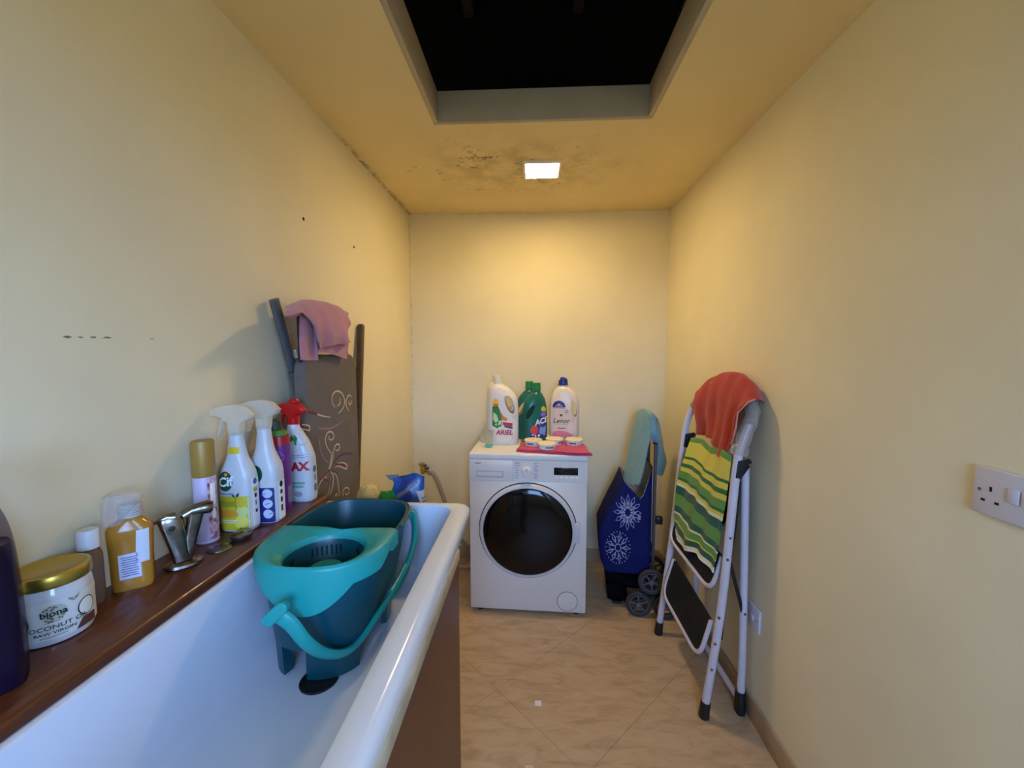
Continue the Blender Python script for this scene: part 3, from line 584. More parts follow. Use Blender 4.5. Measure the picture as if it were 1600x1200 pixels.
# ------------------------------------------------------------------ things on the washing machine
MT = .845
def handle_cut(x, z, a, b_, tilt=0.0, n=24):
    """slanted oval hole front to back"""
    pts = [(a * math.cos(2 * math.pi * k / n), b_ * math.sin(2 * math.pi * k / n)) for k in range(n)]
    t = R(tilt); pts = [(x + p * math.cos(t) - q_ * math.sin(t), z + p * math.sin(t) + q_ * math.cos(t)) for p, q_ in pts]
    return G().prism(pts, -.2, .2)
def cap_geo(c, r, z0, z1, ribs=0): return G().lathe([(r * 1.05, z0), (r * 1.05, z0 + .004), (r, z0 + .006), (r * .97, z1 - .003), (r * .9, z1), (0, z1)], 28, c)
WPL = mat('white_bottle_plastic', (228, 224, 214), rough=0.35, sss=0.0)
RED = mat('red_print', (190, 24, 34), rough=0.45); GRN = mat('leaf_green_print', (44, 128, 52), rough=0.5); YEL = mat('yellow_print', (244, 196, 36), rough=0.5); NAVY = mat('navy_print', (28, 34, 110), rough=0.45); WPR = mat('white_print', (238, 238, 236), rough=0.5); BLKP = mat('black_print', (26, 26, 30), rough=0.5); PNK = mat('pink_print', (226, 128, 146), rough=0.5)
def big_white(name, label, loc, rz, front=True, flip=1):
    t = thing(name, label, 'bottle', loc, rz)
    s = flip
    rows = [(0, .150, .085, 0, 0, 3.2), (.006, .166, .098, 0, 0, 3.2), (.04, .172, .104, 0, 0, 3.2), (.15, .174, .104, 0, 0, 3.2), (.22, .170, .102, 0, 0, 3.0), (.27, .156, .096, -.004 * s, 0, 2.8), (.305, .118, .084, -.016 * s, 0, 2.5), (.325, .07, .062, -.026 * s, 0, 2.2), (.333, .046, .046, -.030 * s, 0, 2), (.343, .042, .042, -.030 * s, 0, 2)]
    b_ = mk('body', bottle_geo(rows, 40, 4), WPL, t, cut=[handle_cut(.040 * s, .222, .022, .052, 20 * s)], ang=40)
    mk('handle_bevel', G().tube([(.040 * s + math.cos(a) * .027 * math.cos(R(20 * s)) - math.sin(a) * .057 * math.sin(R(20 * s)), -.046, .222 + math.cos(a) * .027 * math.sin(R(20 * s)) + math.sin(a) * .057 * math.cos(R(20 * s))) for a in [2 * math.pi * k / 40 for k in range(40)]], .006, 10, True), WPL, t)
    mk('cap', cap_geo((-.030 * s, 0, 0), .021, .343, .378), mat('milky_cap_plastic', (214, 218, 204), rough=0.3), t, label='milky dosing cap')
    return t, b_
t, b_ = big_white('detergent_bottle', 'big white liquid detergent bottle with leaf label and red lettering', (-.166, 2.262, MT), 0)
tr = bvh(b_)
decal('label', poly2([[(-.055, -.062), (-.045, -.072), (.01, -.078), (.055, -.07), (.06, -.03), (.05, -.018), (.01, .005), (-.012, .035), (-.022, .078), (-.05, .085), (-.058, .07)]]), mat('pale_label', (226, 226, 206), rough=0.5), t, tr, 0, .155)
decal('label_leaves', poly2([[(-.056, .06), (-.056, -.045), (-.03, -.06), (-.005, -.046), (0, -.01), (-.012, .035), (-.024, .062)]]), GRN, t, tr, 0, .155, off=.0009)
decal('label_leaves', poly2([[(-.05, .03), (-.03, .012), (-.022, -.02), (-.04, -.03), (-.052, -.01)], [(-.02, -.02), (-.002, -.012), (-.008, -.038), (-.026, -.045)], [(-.045, -.038), (-.03, -.032), (-.032, -.048)]]), mat('pale_leaf_print', (206, 222, 170), rough=0.5), t, tr, 0, .155, off=.0013, label='pale leaf highlights')
decal('label_tab', poly2([[(-.053, .058), (-.020, .058), (-.020, .082), (-.028, .098), (-.042, .100), (-.053, .085)]]), YEL, t, tr, 0, .158, off=.0012)
decal('label_tab_print', poly2([s_rect(.024, .005), [(x, y - .009) for x, y in s_rect(.026, .005)]]), RED, t, tr, -.037, .225, off=.0018)
decal('label_orange', poly2([[(-.013, .034), (.008, .006), (.03, -.008), (.02, -.02), (-.003, -.012)]]), mat('orange_print', (226, 120, 40), rough=0.5), t, tr, 0, .155, off=.0012)
decal('label_band', poly2([[(.0, -.020), (.055, -.026), (.055, -.046), (.004, -.036)]]), RED, t, tr, 0, .150, off=.0014)
decal('label_band', poly2([[(.008, -.038), (.055, -.048), (.055, -.058), (.012, -.048)]]), NAVY, t, tr, 0, .150, off=.0014)
decal('lettering', text2('ARIEL', .036, .0012, .25), RED, t, tr, .008, .071, off=.0016)
decal('base_arc', ring2(.060, .045, .003), mat('moulded_grey', (200, 196, 188), rough=0.4), t, tr, 0, .052, off=.0004)
big_white('detergent_bottle', 'white detergent bottle half hidden behind the one with the leaf label', (-.190, 2.415, MT), R(4))
ACEG = mat('bottle_green_plastic', (16, 104, 90), rough=0.3); CAPG = mat('green_cap_plastic', (12, 116, 66), rough=0.35)
def green_bottle(label, loc, rz):
    t = thing('bleach_bottle', label, 'bottle', loc, rz, 'green bottles on the washing machine')
    rows = [(0, .122, .075, 0, 0, 3.2), (.006, .136, .088, 0, 0, 3.2), (.06, .140, .092, 0, 0, 3.0), (.14, .140, .092, 0, 0, 3.0), (.20, .132, .088, 0, 0, 2.8), (.245, .108, .078, .004, 0, 2.5), (.275, .07, .062, .008, 0, 2.2), (.287, .046, .046, .010, 0, 2), (.296, .044, .044, .010, 0, 2)]
    b_ = mk('body', bottle_geo(rows, 36, 4), ACEG, t, cut=[handle_cut(-.040, .178, .015, .045, -28)], ang=40)
    mk('cap', cap_geo((.010, 0, 0), .024, .296, .338), CAPG, t, label='bright green screw cap')
    return t, b_
t, b_ = green_bottle('green bleach bottle with blue and red label, in front of its twin', (.010, 2.305, MT), R(20)); tr = bvh(b_)
decal('label', poly2([[(-.050, -.058), (.0, -.066), (.052, -.058), (.055, .02), (.052, .075), (.035, .098), (.014, .088), (.010, .04), (-.012, .012), (-.045, -.02)]]), mat('royal_blue_print', (36, 66, 150), rough=0.45), t, tr, .004, .098)
decal('label_patch', poly2([[(.016, .082), (.05, .076), (.052, .092), (.034, .110), (.02, .102)]]), mat('lime_print', (196, 204, 40), rough=0.5), t, tr, .004, .102, off=.001)
decal('label_crest', poly2([s_ell(.018, .013)]), mat('lilac_print', (130, 120, 190), rough=0.5), t, tr, .036, .165, off=.001)
decal('label_flower', poly2([s_ell(.021, .027)]), mat('coral_print', (216, 74, 60), rough=0.5), t, tr, -.018, .078, off=.001)
decal('label_shirt', poly2([[(.004, -.03), (.045, -.045), (.05, .012), (.03, .002), (.012, .008)]]), mat('sky_print', (130, 160, 214), rough=0.5), t, tr, .004, .088, off=.001)
decal('lettering', text2('ACE', .042, .0016, .25), WPR, t, tr, .022, .125, off=.0018, rot=14)
decal('label_dots', poly2([s_ell(.007, .007), [(x - .02, y) for x, y in s_ell(.006, .006)], [(x - .036, y + .006) for x, y in s_ell(.005, .005)]]), WPR, t, tr, .008, .045, off=.0016)
green_bottle('green bleach bottle standing behind the one with the blue label', (-.032, 2.415, MT), R(6))
t = thing('softener_bottle', 'cream fabric softener bottle with navy cap and pink label', 'bottle', (.178, 2.320, MT), R(-4))
LEN = mat('cream_bottle_plastic', (226, 216, 200), rough=0.32)
rows = [(0, .142, .075, 0, 0, 3.2), (.006, .160, .092, 0, 0, 3.2), (.05, .166, .100, 0, 0, 3.2), (.16, .168, .100, 0, 0, 3.2), (.225, .164, .098, 0, 0, 3.0), (.27, .142, .09, 0, 0, 2.7), (.302, .095, .075, -.006, 0, 2.4), (.318, .056, .054, -.008, 0, 2), (.328, .046, .046, -.008, 0, 2)]
b_ = mk('body', bottle_geo(rows, 40, 4), LEN, t, cut=[handle_cut(.052, .195, .016, .050, 8)], ang=40); tr = bvh(b_)
cb = mat('navy_cap_plastic', (28, 44, 128), rough=0.35)
cp = mk('cap', G().lathe([(.029, .326), (.029, .331), (.026, .333), (.025, .352), (.022, .354), (0, .354)], 28, (-.008, 0, 0)), cb, t, label='navy blue flip cap')
mk('cap_lid', G().prism([(-.026, .354), (.016, .354), (.014, .360), (-.004, .370), (-.020, .370), (-.027, .361)], -.016, .016, .002), cb, cp)
decal('label', poly2([s_rect(.125, .175, .006)]), mat('beige_label_print', (222, 200, 184), rough=0.5), t, tr, -.006, .105)
decal('label_arch', poly2([[(.036 * math.cos(R(a)), .036 * math.sin(R(a))) for a in range(0, 181, 10)]]), NAVY, t, tr, -.030, .205, off=.0008)
decal('arch_print', poly2([s_rect(.042, .003), [(x, y + .009) for x, y in s_rect(.018, .005)]]), WPR, t, tr, -.030, .212, off=.0013)
decal('label_band', poly2([s_rect(.07, .006)]), PNK, t, tr, -.030, .200, off=.0009)
decal('lettering', text2('Lenor', .040, .0003, .3, .95), BLKP, t, tr, -.018, .128, off=.0012)
decal('label_rules', poly2([s_rect(.072, .0012), [(x, y - .022) for x, y in s_rect(.044, .005)]]), mat('grey_brown_print', (96, 84, 78), rough=0.5), t, tr, -.016, .109, off=.0011)
decal('label_logo', poly2([s_ell(.008, .007)]), _m['grey_brown_print'], t, tr, -.018, .160, off=.0011)
decal('label_mark', ring2(.008, .009, .0025), BLKP, t, tr, .012, .182, off=.0012)
decal('label_wash', poly2([[(-.058, .0), (-.02, .008), (.02, .002), (.05, -.010), (.052, -.024), (-.058, -.026)]]), PNK, t, tr, -.006, .066, off=.0010)
decal('label_icons', poly2([[(x + k * .020, y) for x, y in s_ell(.0065, .0065, 14)] for k in range(4)]), BLKP, t, tr, -.052, .032, off=.0012)
decal('label_blossom', poly2([[(x * .7, y) for x, y in s_ell(.022, .035)]]), mat('pale_blossom_print', (226, 206, 200), rough=0.5), t, tr, .036, .088, off=.0010)

t = thing('measuring_cup', 'small clear plastic measuring cup with teal base and handle', 'cup', (-.236, 2.168, MT))
CUP = clear('milky_clear_plastic', (226, 226, 206), 0.28, 0.2)
mk('cup_wall', G().lathe([(.018, .014), (.021, .02), (.0255, .088), (.0265, .090), (.0245, .0895), (.0200, .022), (.0, .016)], 32, cap=False), CUP, t)
mk('base', G().lathe([(.018, 0), (.0205, .002), (.0215, .014), (.018, .0155), (0, .0155)], 32), mat('mint_teal_plastic', (92, 196, 176), rough=0.35), t, label='mint teal base')
mk('cup_handle', G().tube(crom([(-.021, 0, .070), (-.036, -.004, .072), (-.042, -.005, .055), (-.036, -.004, .034), (-.020, 0, .026)], 6), .003, 8), CUP, t)

PKT = mat('raspberry_pink_cloth', (196, 62, 98), rough=0.95, spec=0.1, sheen=0.3, noise=0.08, nscale=40, bump=0.5, bscale=300)
t = thing('folded_cloth', 'folded raspberry pink cloth under four small tubs on the washing machine', 'cloth', (0, 0, MT))
P = [(-.086, 2.066), (.10, 2.028), (.279, 1.998), (.286, 2.05), (.262, 2.248), (.08, 2.244), (-.056, 2.244), (-.070, 2.16)]
def ring_at(P, z, k):
    cx = sum(p[0] for p in P) / len(P); cy = sum(p[1] for p in P) / len(P)
    Q = crom([Vector((p[0], p[1], 0)) for p in P + [P[0]]], 8)[:-1]
    return [(cx + (p.x - cx) * k, cy + (p.y - cy) * k, z + .0012 * math.sin(p.x * 60 + p.y * 40)) for p in Q]
mk('cloth_layer', G().loft([ring_at(P, .0016, .99), ring_at(P, .004, 1.0), ring_at(P, .007, .995), ring_at(P, .0075, .97)]), PKT, t, ang=60)
mk('cloth_layer', G().loft([ring_at(P, .0095, .965), ring_at(P, .012, .985), ring_at(P, .0145, .98), ring_at(P, .0155, .95)]), PKT, t, ang=60)
TUBW = mat('white_tub_card', (232, 228, 214), rough=0.5)
def tub(label, loc, rz):
    t = thing('small_tub', label, 'tub', loc, rz, 'round white tubs on the pink cloth')
    b_ = mk('tub_side', G().lathe([(.040, 0), (.0435, .001), (.0455, .024), (0, .024)], 40), TUBW, t)
    mk('lid', G().lathe([(.0475, .0235), (.049, .0245), (.049, .0285), (.047, .0305), (.038, .0298), (0, .0298)], 40), mat('cream_lid', (240, 232, 200), rough=0.45), t)
    tr = bvh(b_)
    g2 = bmesh.new(); rr = random.Random(int(loc[0] * 1e4))
    x = -.018
    while x < .018:
        w_ = rr.uniform(.0022, .0045); h = rr.uniform(.006, .011)
        g2.faces.new([g2.verts.new((x + a * w_, (bb - .5) * h, 0)) for a, bb in ((0, 0), (1, 0), (1, 1), (0, 1))]); x += w_ + .0012
    decal('dark_print', g2, BLKP, t, tr, 0, .013, step=.004)
    decal('dark_print', poly2([s_ell(.0024, .0024, 10), [(x_ + .013, y + .002) for x_, y in s_ell(.0018, .0022, 10)]]), BLKP, t, tr, 0, .008, phi=38, step=.004)
    return t
CT = MT + .0168
t1 = tub('small white tub with brown-spotted lid at left end of the pink cloth', (.003, 2.160, CT), R(-30))
mk('lid_spot', G().lathe([(.0035, .0298), (.003, .0306), (0, .0308)], 10), mat('brown_spot', (110, 70, 36), rough=0.8), t1)
tub('small white tub nearest the front edge of the pink cloth', (.074, 2.085, CT), R(12))
tub('small white tub behind the front one, middle of the pink cloth', (.117, 2.195, CT), R(48))
tub('small white tub at the right end of the pink cloth', (.221, 2.186, CT), R(-14))
# ------------------------------------------------------------------ things on the wooden shelf
SZ = .935
def trigger_head(parent, z, m, name='trigger_head', s=1.0, xo=0.0, label=None):
    """spray head, nozzle to the left"""
    P = [(-.046, .030), (-.046, .047), (-.030, .054), (.0, .057), (.024, .050), (.042, .032), (.036, .022), (.018, .014), (.0155, -.012), (-.0155, -.012), (-.0145, .012), (-.028, .024)]
    h = mk(name, G().prism([(xo + x * s, z + zz * s) for x, zz in P], -.013 * s, .013 * s, .005 * s, 3), m, parent, ang=50, label=label)
    mk('nozzle', G().box(xo - .056 * s, xo - .0455 * s, -.009 * s, .009 * s, z + .0295 * s, z + .0475 * s, .002), m, h)
    tr_ = [(-.027, .026), (-.034, .018), (-.037, .0), (-.043, -.022), (-.039, -.023), (-.031, .0), (-.027, .014), (-.018, .02)]
    mk('trigger', G().prism([(xo + x * s, z + zz * s) for x, zz in tr_], -.008 * s, .008 * s, .0018), m, h)
    mk('collar', G().lathe([(.0165 * s, z - .016), (.0170 * s, z - .014), (.0170 * s, z + .006), (.015 * s, z + .008)], 28, (xo, 0, 0)), m, h)
    return h
def spray_rows(w, d, xo=0.0, zs=1.0):
    return [(z * zs, a * w, b * d, c + xo * t, 0, e) for z, a, b, c, t, e in ((0, .88, .82, 0, 0, 3.2), (.005, .99, .97, 0, 0, 3.4), (.03, 1, 1, 0, 0, 3.4), (.11, 1, 1, 0, 0, 3.4), (.138, .97, .96, 0, 0, 3.0), (.158, .80, .84, 0, .3, 2.6), (.18, .58, .70, 0, .7, 2.3), (.21, .46, .60, 0, 1, 2.1), (.234, .40, .56, 0, 1, 2.0))]
CPL = clear('clear_trigger_plastic', (244, 240, 226), .30, .12)
SPW = mat('white_spray_plastic', (204, 206, 208), rough=0.3)
DKG = mat('dark_green_print', (14, 78, 50), rough=0.45); OLIVE = mat('lemon_print', (206, 190, 44), rough=0.5); ORG = mat('amber_print', (226, 150, 42), rough=0.5); GRYP = mat('grey_print', (150, 154, 156), rough=0.5); LIME = mat('light_lime_print', (206, 214, 130), rough=0.5)
t = thing('spray_bottle', 'white spray bottle with clear trigger and yellow lemon label', 'spray bottle', (-.707, .930, SZ), R(2), 'spray bottles on the shelf')
b_ = mk('body', bottle_geo(spray_rows(.078, .052), 36, 4), SPW, t, ang=45); tr = bvh(b_)
trigger_head(t, .247, CPL, label='clear plastic trigger head')
decal('label_base', poly2([s_rect(.072, .082, .004)]), OLIVE, t, tr, 0, .047)
decal('label_stripe', poly2([[(-.034, .008), (.006, .008), (.012, 0), (.006, -.009), (-.034, -.009)]]), ORG, t, tr, 0, .047, off=.0009)
decal('label_stripe', poly2([s_rect(.040, .012)]), mat('olive_print', (164, 160, 40), rough=0.5), t, tr, -.014, .070, off=.0009)
decal('label_lines', poly2([s_rect(.04, .0018), [(x, y - .005) for x, y in s_rect(.036, .0016)]]), WPR, t, tr, -.012, .030, off=.0009)
decal('lemon_print', poly2([s_ell(.015, .016)]), mat('lemon_bright_print', (232, 214, 90), rough=0.5), t, tr, .018, .026, off=.0009)
decal('lemon_print', poly2([s_ell(.012, .014)]), LIME, t, tr, .021, .052, off=.0009)
decal('lemon_print', poly2([s_ell(.011, .012)]), OLIVE, t, tr, .019, .073, off=.0012)
decal('leaf_print', poly2([[(0, 0), (-.003, .006), (-.009, .008), (-.007, .002)], [(.001, 0), (.002, .007), (.009, .012), (.008, .004)], [(-.0006, 0), (.0006, 0), (.001, -.03), (.0, -.03)]]), DKG, t, tr, .008, .086, off=.0014)
decal('label_line', poly2([s_rect(.034, .003)]), mat('dusty_blue_print', (120, 130, 170), rough=0.5), t, tr, -.014, .094, off=.0009)
decal('emblem', poly2([s_ell(.0185, .0235)]), DKG, t, tr, -.016, .124, off=.0006)
decal('lettering', text2('Cif', .030, .0010, .12), WPR, t, tr, -.016, .122, off=.0012, rot=8)
decal('emblem_spot', poly2([s_ell(.0042, .0038)]), ORG, t, tr, -.013, .1405, off=.0012)
decal('neck_label', poly2([s_rect(.024, .016, .001)]), mat('gold_yellow_print', (222, 190, 20), rough=0.5), t, tr, .002, .196, off=.0006)
decal('side_label', poly2([s_rect(.026, .118, .003)]), WPR, t, tr, 0, .068, phi=90)
decal('side_icons', poly2([[(x * .9, y) for x, y in s_ell(.0075, .0075)]]), mat('blue_icon_print', (44, 104, 160), rough=0.5), t, tr, -.002, .119, phi=90, off=.001)
decal('side_icons', poly2([s_rect(.016, .012), [(x, y - .002) for x, y in s_rect(.012, .01)]]), LIME, t, tr, -.002, .100, phi=90, off=.001)
decal('side_icons', poly2([[(x, y + .018) for x, y in s_rect(.008, .010)], [(x, y) for x, y in s_rect(.003, .012)], [(x + .001, y - .020) for x, y in s_rect(.007, .008)]]), BLKP, t, tr, -.002, .066, phi=90, off=.001)

t = thing('spray_bottle', 'white spray bottle with clear trigger and dark blue panel of white circles', 'spray bottle', (-.674, .982, SZ), R(0), 'spray bottles on the shelf')
b_ = mk('body', bottle_geo(spray_rows(.076, .054, 0, 1.02), 36, 4), SPW, t, ang=45); tr = bvh(b_)
trigger_head(t, .252, CPL, label='clear plastic trigger head')
decal('label_panel', poly2([s_rect(.066, .088, .004)]), NAVY, t, tr, 0, .048)
decal('label_circles', poly2([[(x, y + k * .026) for x, y in s_ell(.0115, .0115)] for k in (-1, 0, 1)]), mat('pale_circle_print', (196, 200, 222), rough=0.5), t, tr, .018, .052, off=.001)
decal('circle_marks', poly2([[(x, y + k * .026) for x, y in s_rect(.011, .002)] for k in (-1, 0, 1)]), mat('slate_print', (110, 116, 150), rough=0.5), t, tr, .018, .052, off=.0014, rot=20)
decal('emblem', poly2([s_ell(.018, .022)]), DKG, t, tr, -.010, .126)
decal('side_label', poly2([s_rect(.026, .096, .003)]), WPR, t, tr, 0, .056, phi=90)
decal('side_icons', poly2([[(x, y + .034) for x, y in s_ell(.006, .008)], [(x, y + .014) for x, y in s_rect(.008, .010)], [(x, y - .006) for x, y in s_rect(.007, .013)], [(x, y - .028) for x, y in s_rect(.006, .016)]]), BLKP, t, tr, -.002, .062, phi=90, off=.001)

t = thing('cleaner_bottle', 'purple cleaner bottle with red band and dark green cap between the spray bottles', 'bottle', (-.690, 1.046, SZ), R(0))
PURP = mat('purple_bottle_plastic', (104, 42, 134), rough=0.35, noise=0.12, nscale=20)
b_ = mk('body', bottle_geo([(0, .060, .042, 0, 0, 3.2), (.005, .068, .050, 0, 0, 3.4), (.10, .070, .052, 0, 0, 3.4), (.185, .070, .050, 0, 0, 3.2), (.205, .062, .044, 0, 0, 2.8)], 32, 4), PURP, t); tr = bvh(b_)
mk('red_band', G().loft([super_ring(z, w_, d_, 0, 0, 3.1, 32) for z, w_, d_ in ((.181, .0715, .0515), (.205, .0675, .0475), (.206, .060, .042))]), mat('crimson_plastic', (158, 26, 36), rough=0.35), t, label='crimson band')
mk('green_top', G().loft([super_ring(z, w_, d_, 0, 0, 2.8, 32) for z, w_, d_ in ((.2062, .062, .044), (.216, .056, .040), (.220, .044, .034))]), mat('leaf_green_plastic', (72, 130, 52), rough=0.4), t, label='leaf green shoulder')
mk('cap', G().lathe([(.019, .2205), (.020, .222), (.019, .246), (.016, .249), (0, .249)], 24), mat('charcoal_green_plastic', (44, 60, 54), rough=0.4), t, label='dark green cap')
decal('lettering', text2('CTE', .014, .0004), WPR, t, tr, .010, .193, off=.002) if False else None
decal('swirl', ring2(.022, .022, .0035), mat('violet_print', (150, 84, 176), rough=0.45), t, tr, .012, .150, off=.0006)
decal('swirl', poly2([s_ell(.012, .016)]), mat('deep_purple_print', (56, 20, 86), rough=0.45), t, tr, .014, .146, off=.0009)
decal('swirl', poly2([[(-.03, 0), (.03, .028), (.032, .022), (-.026, -.006)], [(-.01, -.02), (.03, -.002), (.032, -.008), (-.006, -.026)]]), _m['violet_print'], t, tr, 0, .090, off=.0006)
decal('side_label', poly2([[(x, y + k * .0042) for x, y in s_rect(.016, .0022)] for k in range(-5, 6)]), GRYP, t, tr, 0, .045, phi=90, off=.0008)

t = thing('spray_bottle', 'white spray bottle with red trigger head and red lettering', 'spray bottle', (-.672, 1.128, SZ), R(0), 'spray bottles on the shelf')
RT = mat('red_trigger_plastic', (196, 14, 24), rough=0.25)
b_ = mk('body', bottle_geo([(0, .074, .044, 0, 0, 3.2), (.005, .084, .053, 0, 0, 3.4), (.05, .086, .054, 0, 0, 3.4), (.118, .083, .053, 0, 0, 3.4), (.122, .079, .050, 0, 0, 3.2), (.127, .082, .052, 0, 0, 3.2), (.160, .070, .048, -.004, 0, 2.9), (.165, .066, .044, -.005, 0, 2.8), (.169, .067, .046, -.005, 0, 2.8), (.192, .050, .042, -.010, 0, 2.4), (.212, .034, .034, -.014, 0, 2.0), (.222, .031, .031, -.014, 0, 2.0)], 36, 4), SPW, t, ang=45); tr = bvh(b_)
h = trigger_head(t, .232, RT, xo=-.014, s=.92, label='glossy red trigger head')
mk('head_button', G().lathe([(.013, .282), (.0135, .290), (.011, .293), (0, .293)], 20, (-.010, 0, 0)), RT, h)
decal('lettering', text2('AJAX', .033, .0016, 0), RED, t, tr, -.001, .102, off=.001, rot=2)
decal('leaf_print', poly2([[(-.012, -.006), (-.014, .006), (-.004, .018), (.0, .004)], [(.001, .018), (.010, .008), (.006, -.014), (-.001, .002)]]), GRN, t, tr, -.002, .176, off=.0008)
decal('label_lines', poly2([[(-.036, .002), (.036, .006), (.036, .0045), (-.036, .0005)], [(-.036, -.004), (.036, 0), (.036, -.0015), (-.036, -.0055)]]), mat('steel_blue_print', (90, 130, 160), rough=0.5), t, tr, 0, .132, off=.0008)
decal('label_lines', poly2([s_rect(.046, .007), [(x - .002, y - .010) for x, y in s_rect(.042, .006)]]), mat('sage_green_print', (120, 178, 140), rough=0.5), t, tr, .004, .056, off=.0008)
decal('label_drop', poly2([s_ell(.012, .008)]), GRYP, t, tr, .008, .024, off=.0008)
decal('side_icons', poly2([[(x, y + .036) for x, y in s_ell(.008, .010)], [(x, y + .012) for x, y in s_rect(.006, .018)], [(x, y - .018) for x, y in s_rect(.012, .020)]]), mat('bottle_grey_print', (84, 104, 96), rough=0.5), t, tr, 0, .055, phi=90, off=.0008)

# aerosol
t = thing('aerosol_can', 'tall pale lilac aerosol can with gold cap standing on the shelf', 'aerosol can', (-.737, .863, SZ), R(20))
b_ = mk('can', G().lathe([(.021, 0), (.0225, .002), (.0225, .004), (.0215, .006), (.0220, .008), (.0220, .150), (.0205, .156), (.017, .160), (0, .161)], 36), mat('lilac_can_print', (206, 190, 216), rough=0.3), t)
tr = bvh(b_)
mk('cap', G().lathe([(.0215, .150), (.0220, .152), (.0220, .226), (.0205, .231), (0, .232)], 36), mat('satin_gold_plastic', (168, 132, 60), rough=0.4, metal=0.15), t, label='satin gold cap')
decal('floral_strip', poly2([s_rect(.020, .140)]), mat('floral_pink_print', (232, 200, 214), rough=0.45, c2=(150, 40, 70), noise=0.0, nscale=90), t, tr, 0, .079, phi=58)
decal('floral_strip', poly2([s_rect(.012, .05, .003), [(x, y - .045) for x, y in s_ell(.005, .012)]]), WPR, t, tr, 0, .112, phi=58, off=.0012, label='white flower print')

# chrome pieces
CHR = mat('tarnished_chrome', (132, 124, 112), rough=0.24, metal=1.0, noise=0.3, nscale=60)
t = thing('plug_cover', 'flat round chrome cover lying on the shelf in front of the aerosol', 'cover', (-.682, .828, SZ))
mk('disc', G().lathe([(.0235, 0), (.0245, .001), (.0235, .003), (.015, .0055), (0, .0062)], 36), CHR, t)
t = thing('bath_plug', 'black rubber plug with chrome top below the lemon label bottle', 'plug', (-.666, .875, SZ))
mk('rubber', G().lathe([(.0185, 0), (.0215, .007), (.0225, .008), (.0225, .011), (0, .011)], 36), BLK, t)
pt = mk('top', G().lathe([(.0220, .0112), (.0222, .0125), (.016, .0165), (0, .018)], 36), CHR, t, label='chrome top')
mk('ring', G().tube([(.004 * math.cos(a), 0, .0215 + .004 * math.sin(a)) for a in [k * math.pi / 8 for k in range(16)]], .0009, 8, True), CHR, pt)
# loose mixer tap
t = thing('loose_tap', 'old tarnished chrome bath tap standing loose on the shelf beside yellow soap bottle', 'tap', (-.700, .757, SZ), R(48))
mk('base_plate', G().loft([super_ring(z, w_, d_, 0, 0, 2.2, 36) for z, w_, d_ in ((0, .060, .040), (.003, .064, .044), (.008, .062, .042), (.012, .050, .032), (.014, .040, .024))]), CHR, t)
mk('tap_body', G().loft([[(x + q_[0], q_[1], z) for q_ in [(p[0], p[1]) for p in super_ring(0, w_, d_, 0, 0, 3.4, 28)]] for z, w_, d_, x in ((.012, .030, .024, -.002), (.03, .030, .025, -.005), (.07, .036, .028, -.012), (.098, .040, .030, -.017), (.104, .036, .026, -.018))]), CHR, t, ang=50)
mk('spout', G().loft([[(x + p[0], p[1], z) for p in super_ring(0, w_, d_, 0, 0, 3.4, 24)] for z, w_, d_, x in ((.014, .020, .020, .006), (.05, .022, .022, .012), (.09, .026, .026, .021), (.104, .027, .027, .024))]), CHR, t, ang=50)
mk('screw_cap', G().lathe([(.0055, 0), (.0055, -.003), (0, -.004)], 16, (-.016, -.0125, .086), 'y'), BLK, t)
mk('handle', G().tube([(.004, 0, .101), (.018, 0, .108), (.030, -.002, .110), (.044, -.004, .111), (.052, -.005, .110)], [.011, .0125, .0125, .0135, .010], 18), CHR, t)
mk('lever', G().tube([(-.010, 0, .103), (-.022, 0, .106), (-.036, 0, .101), (-.042, 0, .0985)], [.010, .007, .0035, .003], 12, flat=1.0), CHR, t)

# yellow soap bottle
t = thing('soap_bottle', 'clear soap bottle of yellow liquid with white back label and clear cap', 'bottle', (-.733, .686, SZ), R(38))
SOAP = mat('amber_soap_liquid', (176, 120, 40), rough=0.18, spec=0.5, noise=0.06, nscale=14)
b_ = mk('body', bottle_geo([(0, .050, .028, 0, 0, 3.4), (.004, .058, .036, 0, 0, 3.6), (.06, .060, .037, 0, 0, 3.6), (.104, .064, .037, 0, 0, 3.4), (.116, .058, .033, 0, 0, 2.8), (.126, .036, .030, .002, 0, 2.2), (.131, .032, .030, .002, 0, 2.0)], 36, 4), SOAP, t, ang=45); tr = bvh(b_)
mk('collar', G().lathe([(.0175, .1315), (.018, .133)] + [p for k in range(5) for p in ((.018, .1335 + k * .0042), (.0172, .1355 + k * .0042))] + [(.015, .155), (0, .156)], 30, (.002, 0, 0)), mat('grey_ribbed_plastic', (178, 172, 166), rough=0.4), t, label='grey ribbed collar')
mk('clear_cap', G().loft([[(xo + p[0], p[1], z) for p in super_ring(0, w_, d_, 0, 0, 2.6, 32)] for z, w_, d_, xo in ((.122, .030, .034, -.022), (.140, .044, .042, -.014), (.160, .054, .046, -.008), (.170, .052, .044, -.006), (.176, .040, .036, -.006))], False, True), clear('clear_cap_plastic', (236, 234, 230), .22, .1), t, label='clear plastic cap')
decal('back_label', poly2([s_rect(.030, .046, .001)]), mat('lavender_label', (206, 206, 228), rough=0.5), t, tr, -.001, .045)
decal('back_label_text', poly2([[(x, y + k * .0042) for x, y in s_rect(.023 - .004 * (k % 3 == 0), .0017)] for k in range(-4, 5)]), mat('lavender_text_print', (110, 106, 140), rough=0.5), t, tr, -.001, .045, off=.0009)
decal('white_patch', poly2([[(-.010, -.03), (.009, -.03), (.011, .03), (-.006, .03)]]), mat('white_froth_print', (206, 208, 214), rough=0.4), t, tr, .0165, .078)

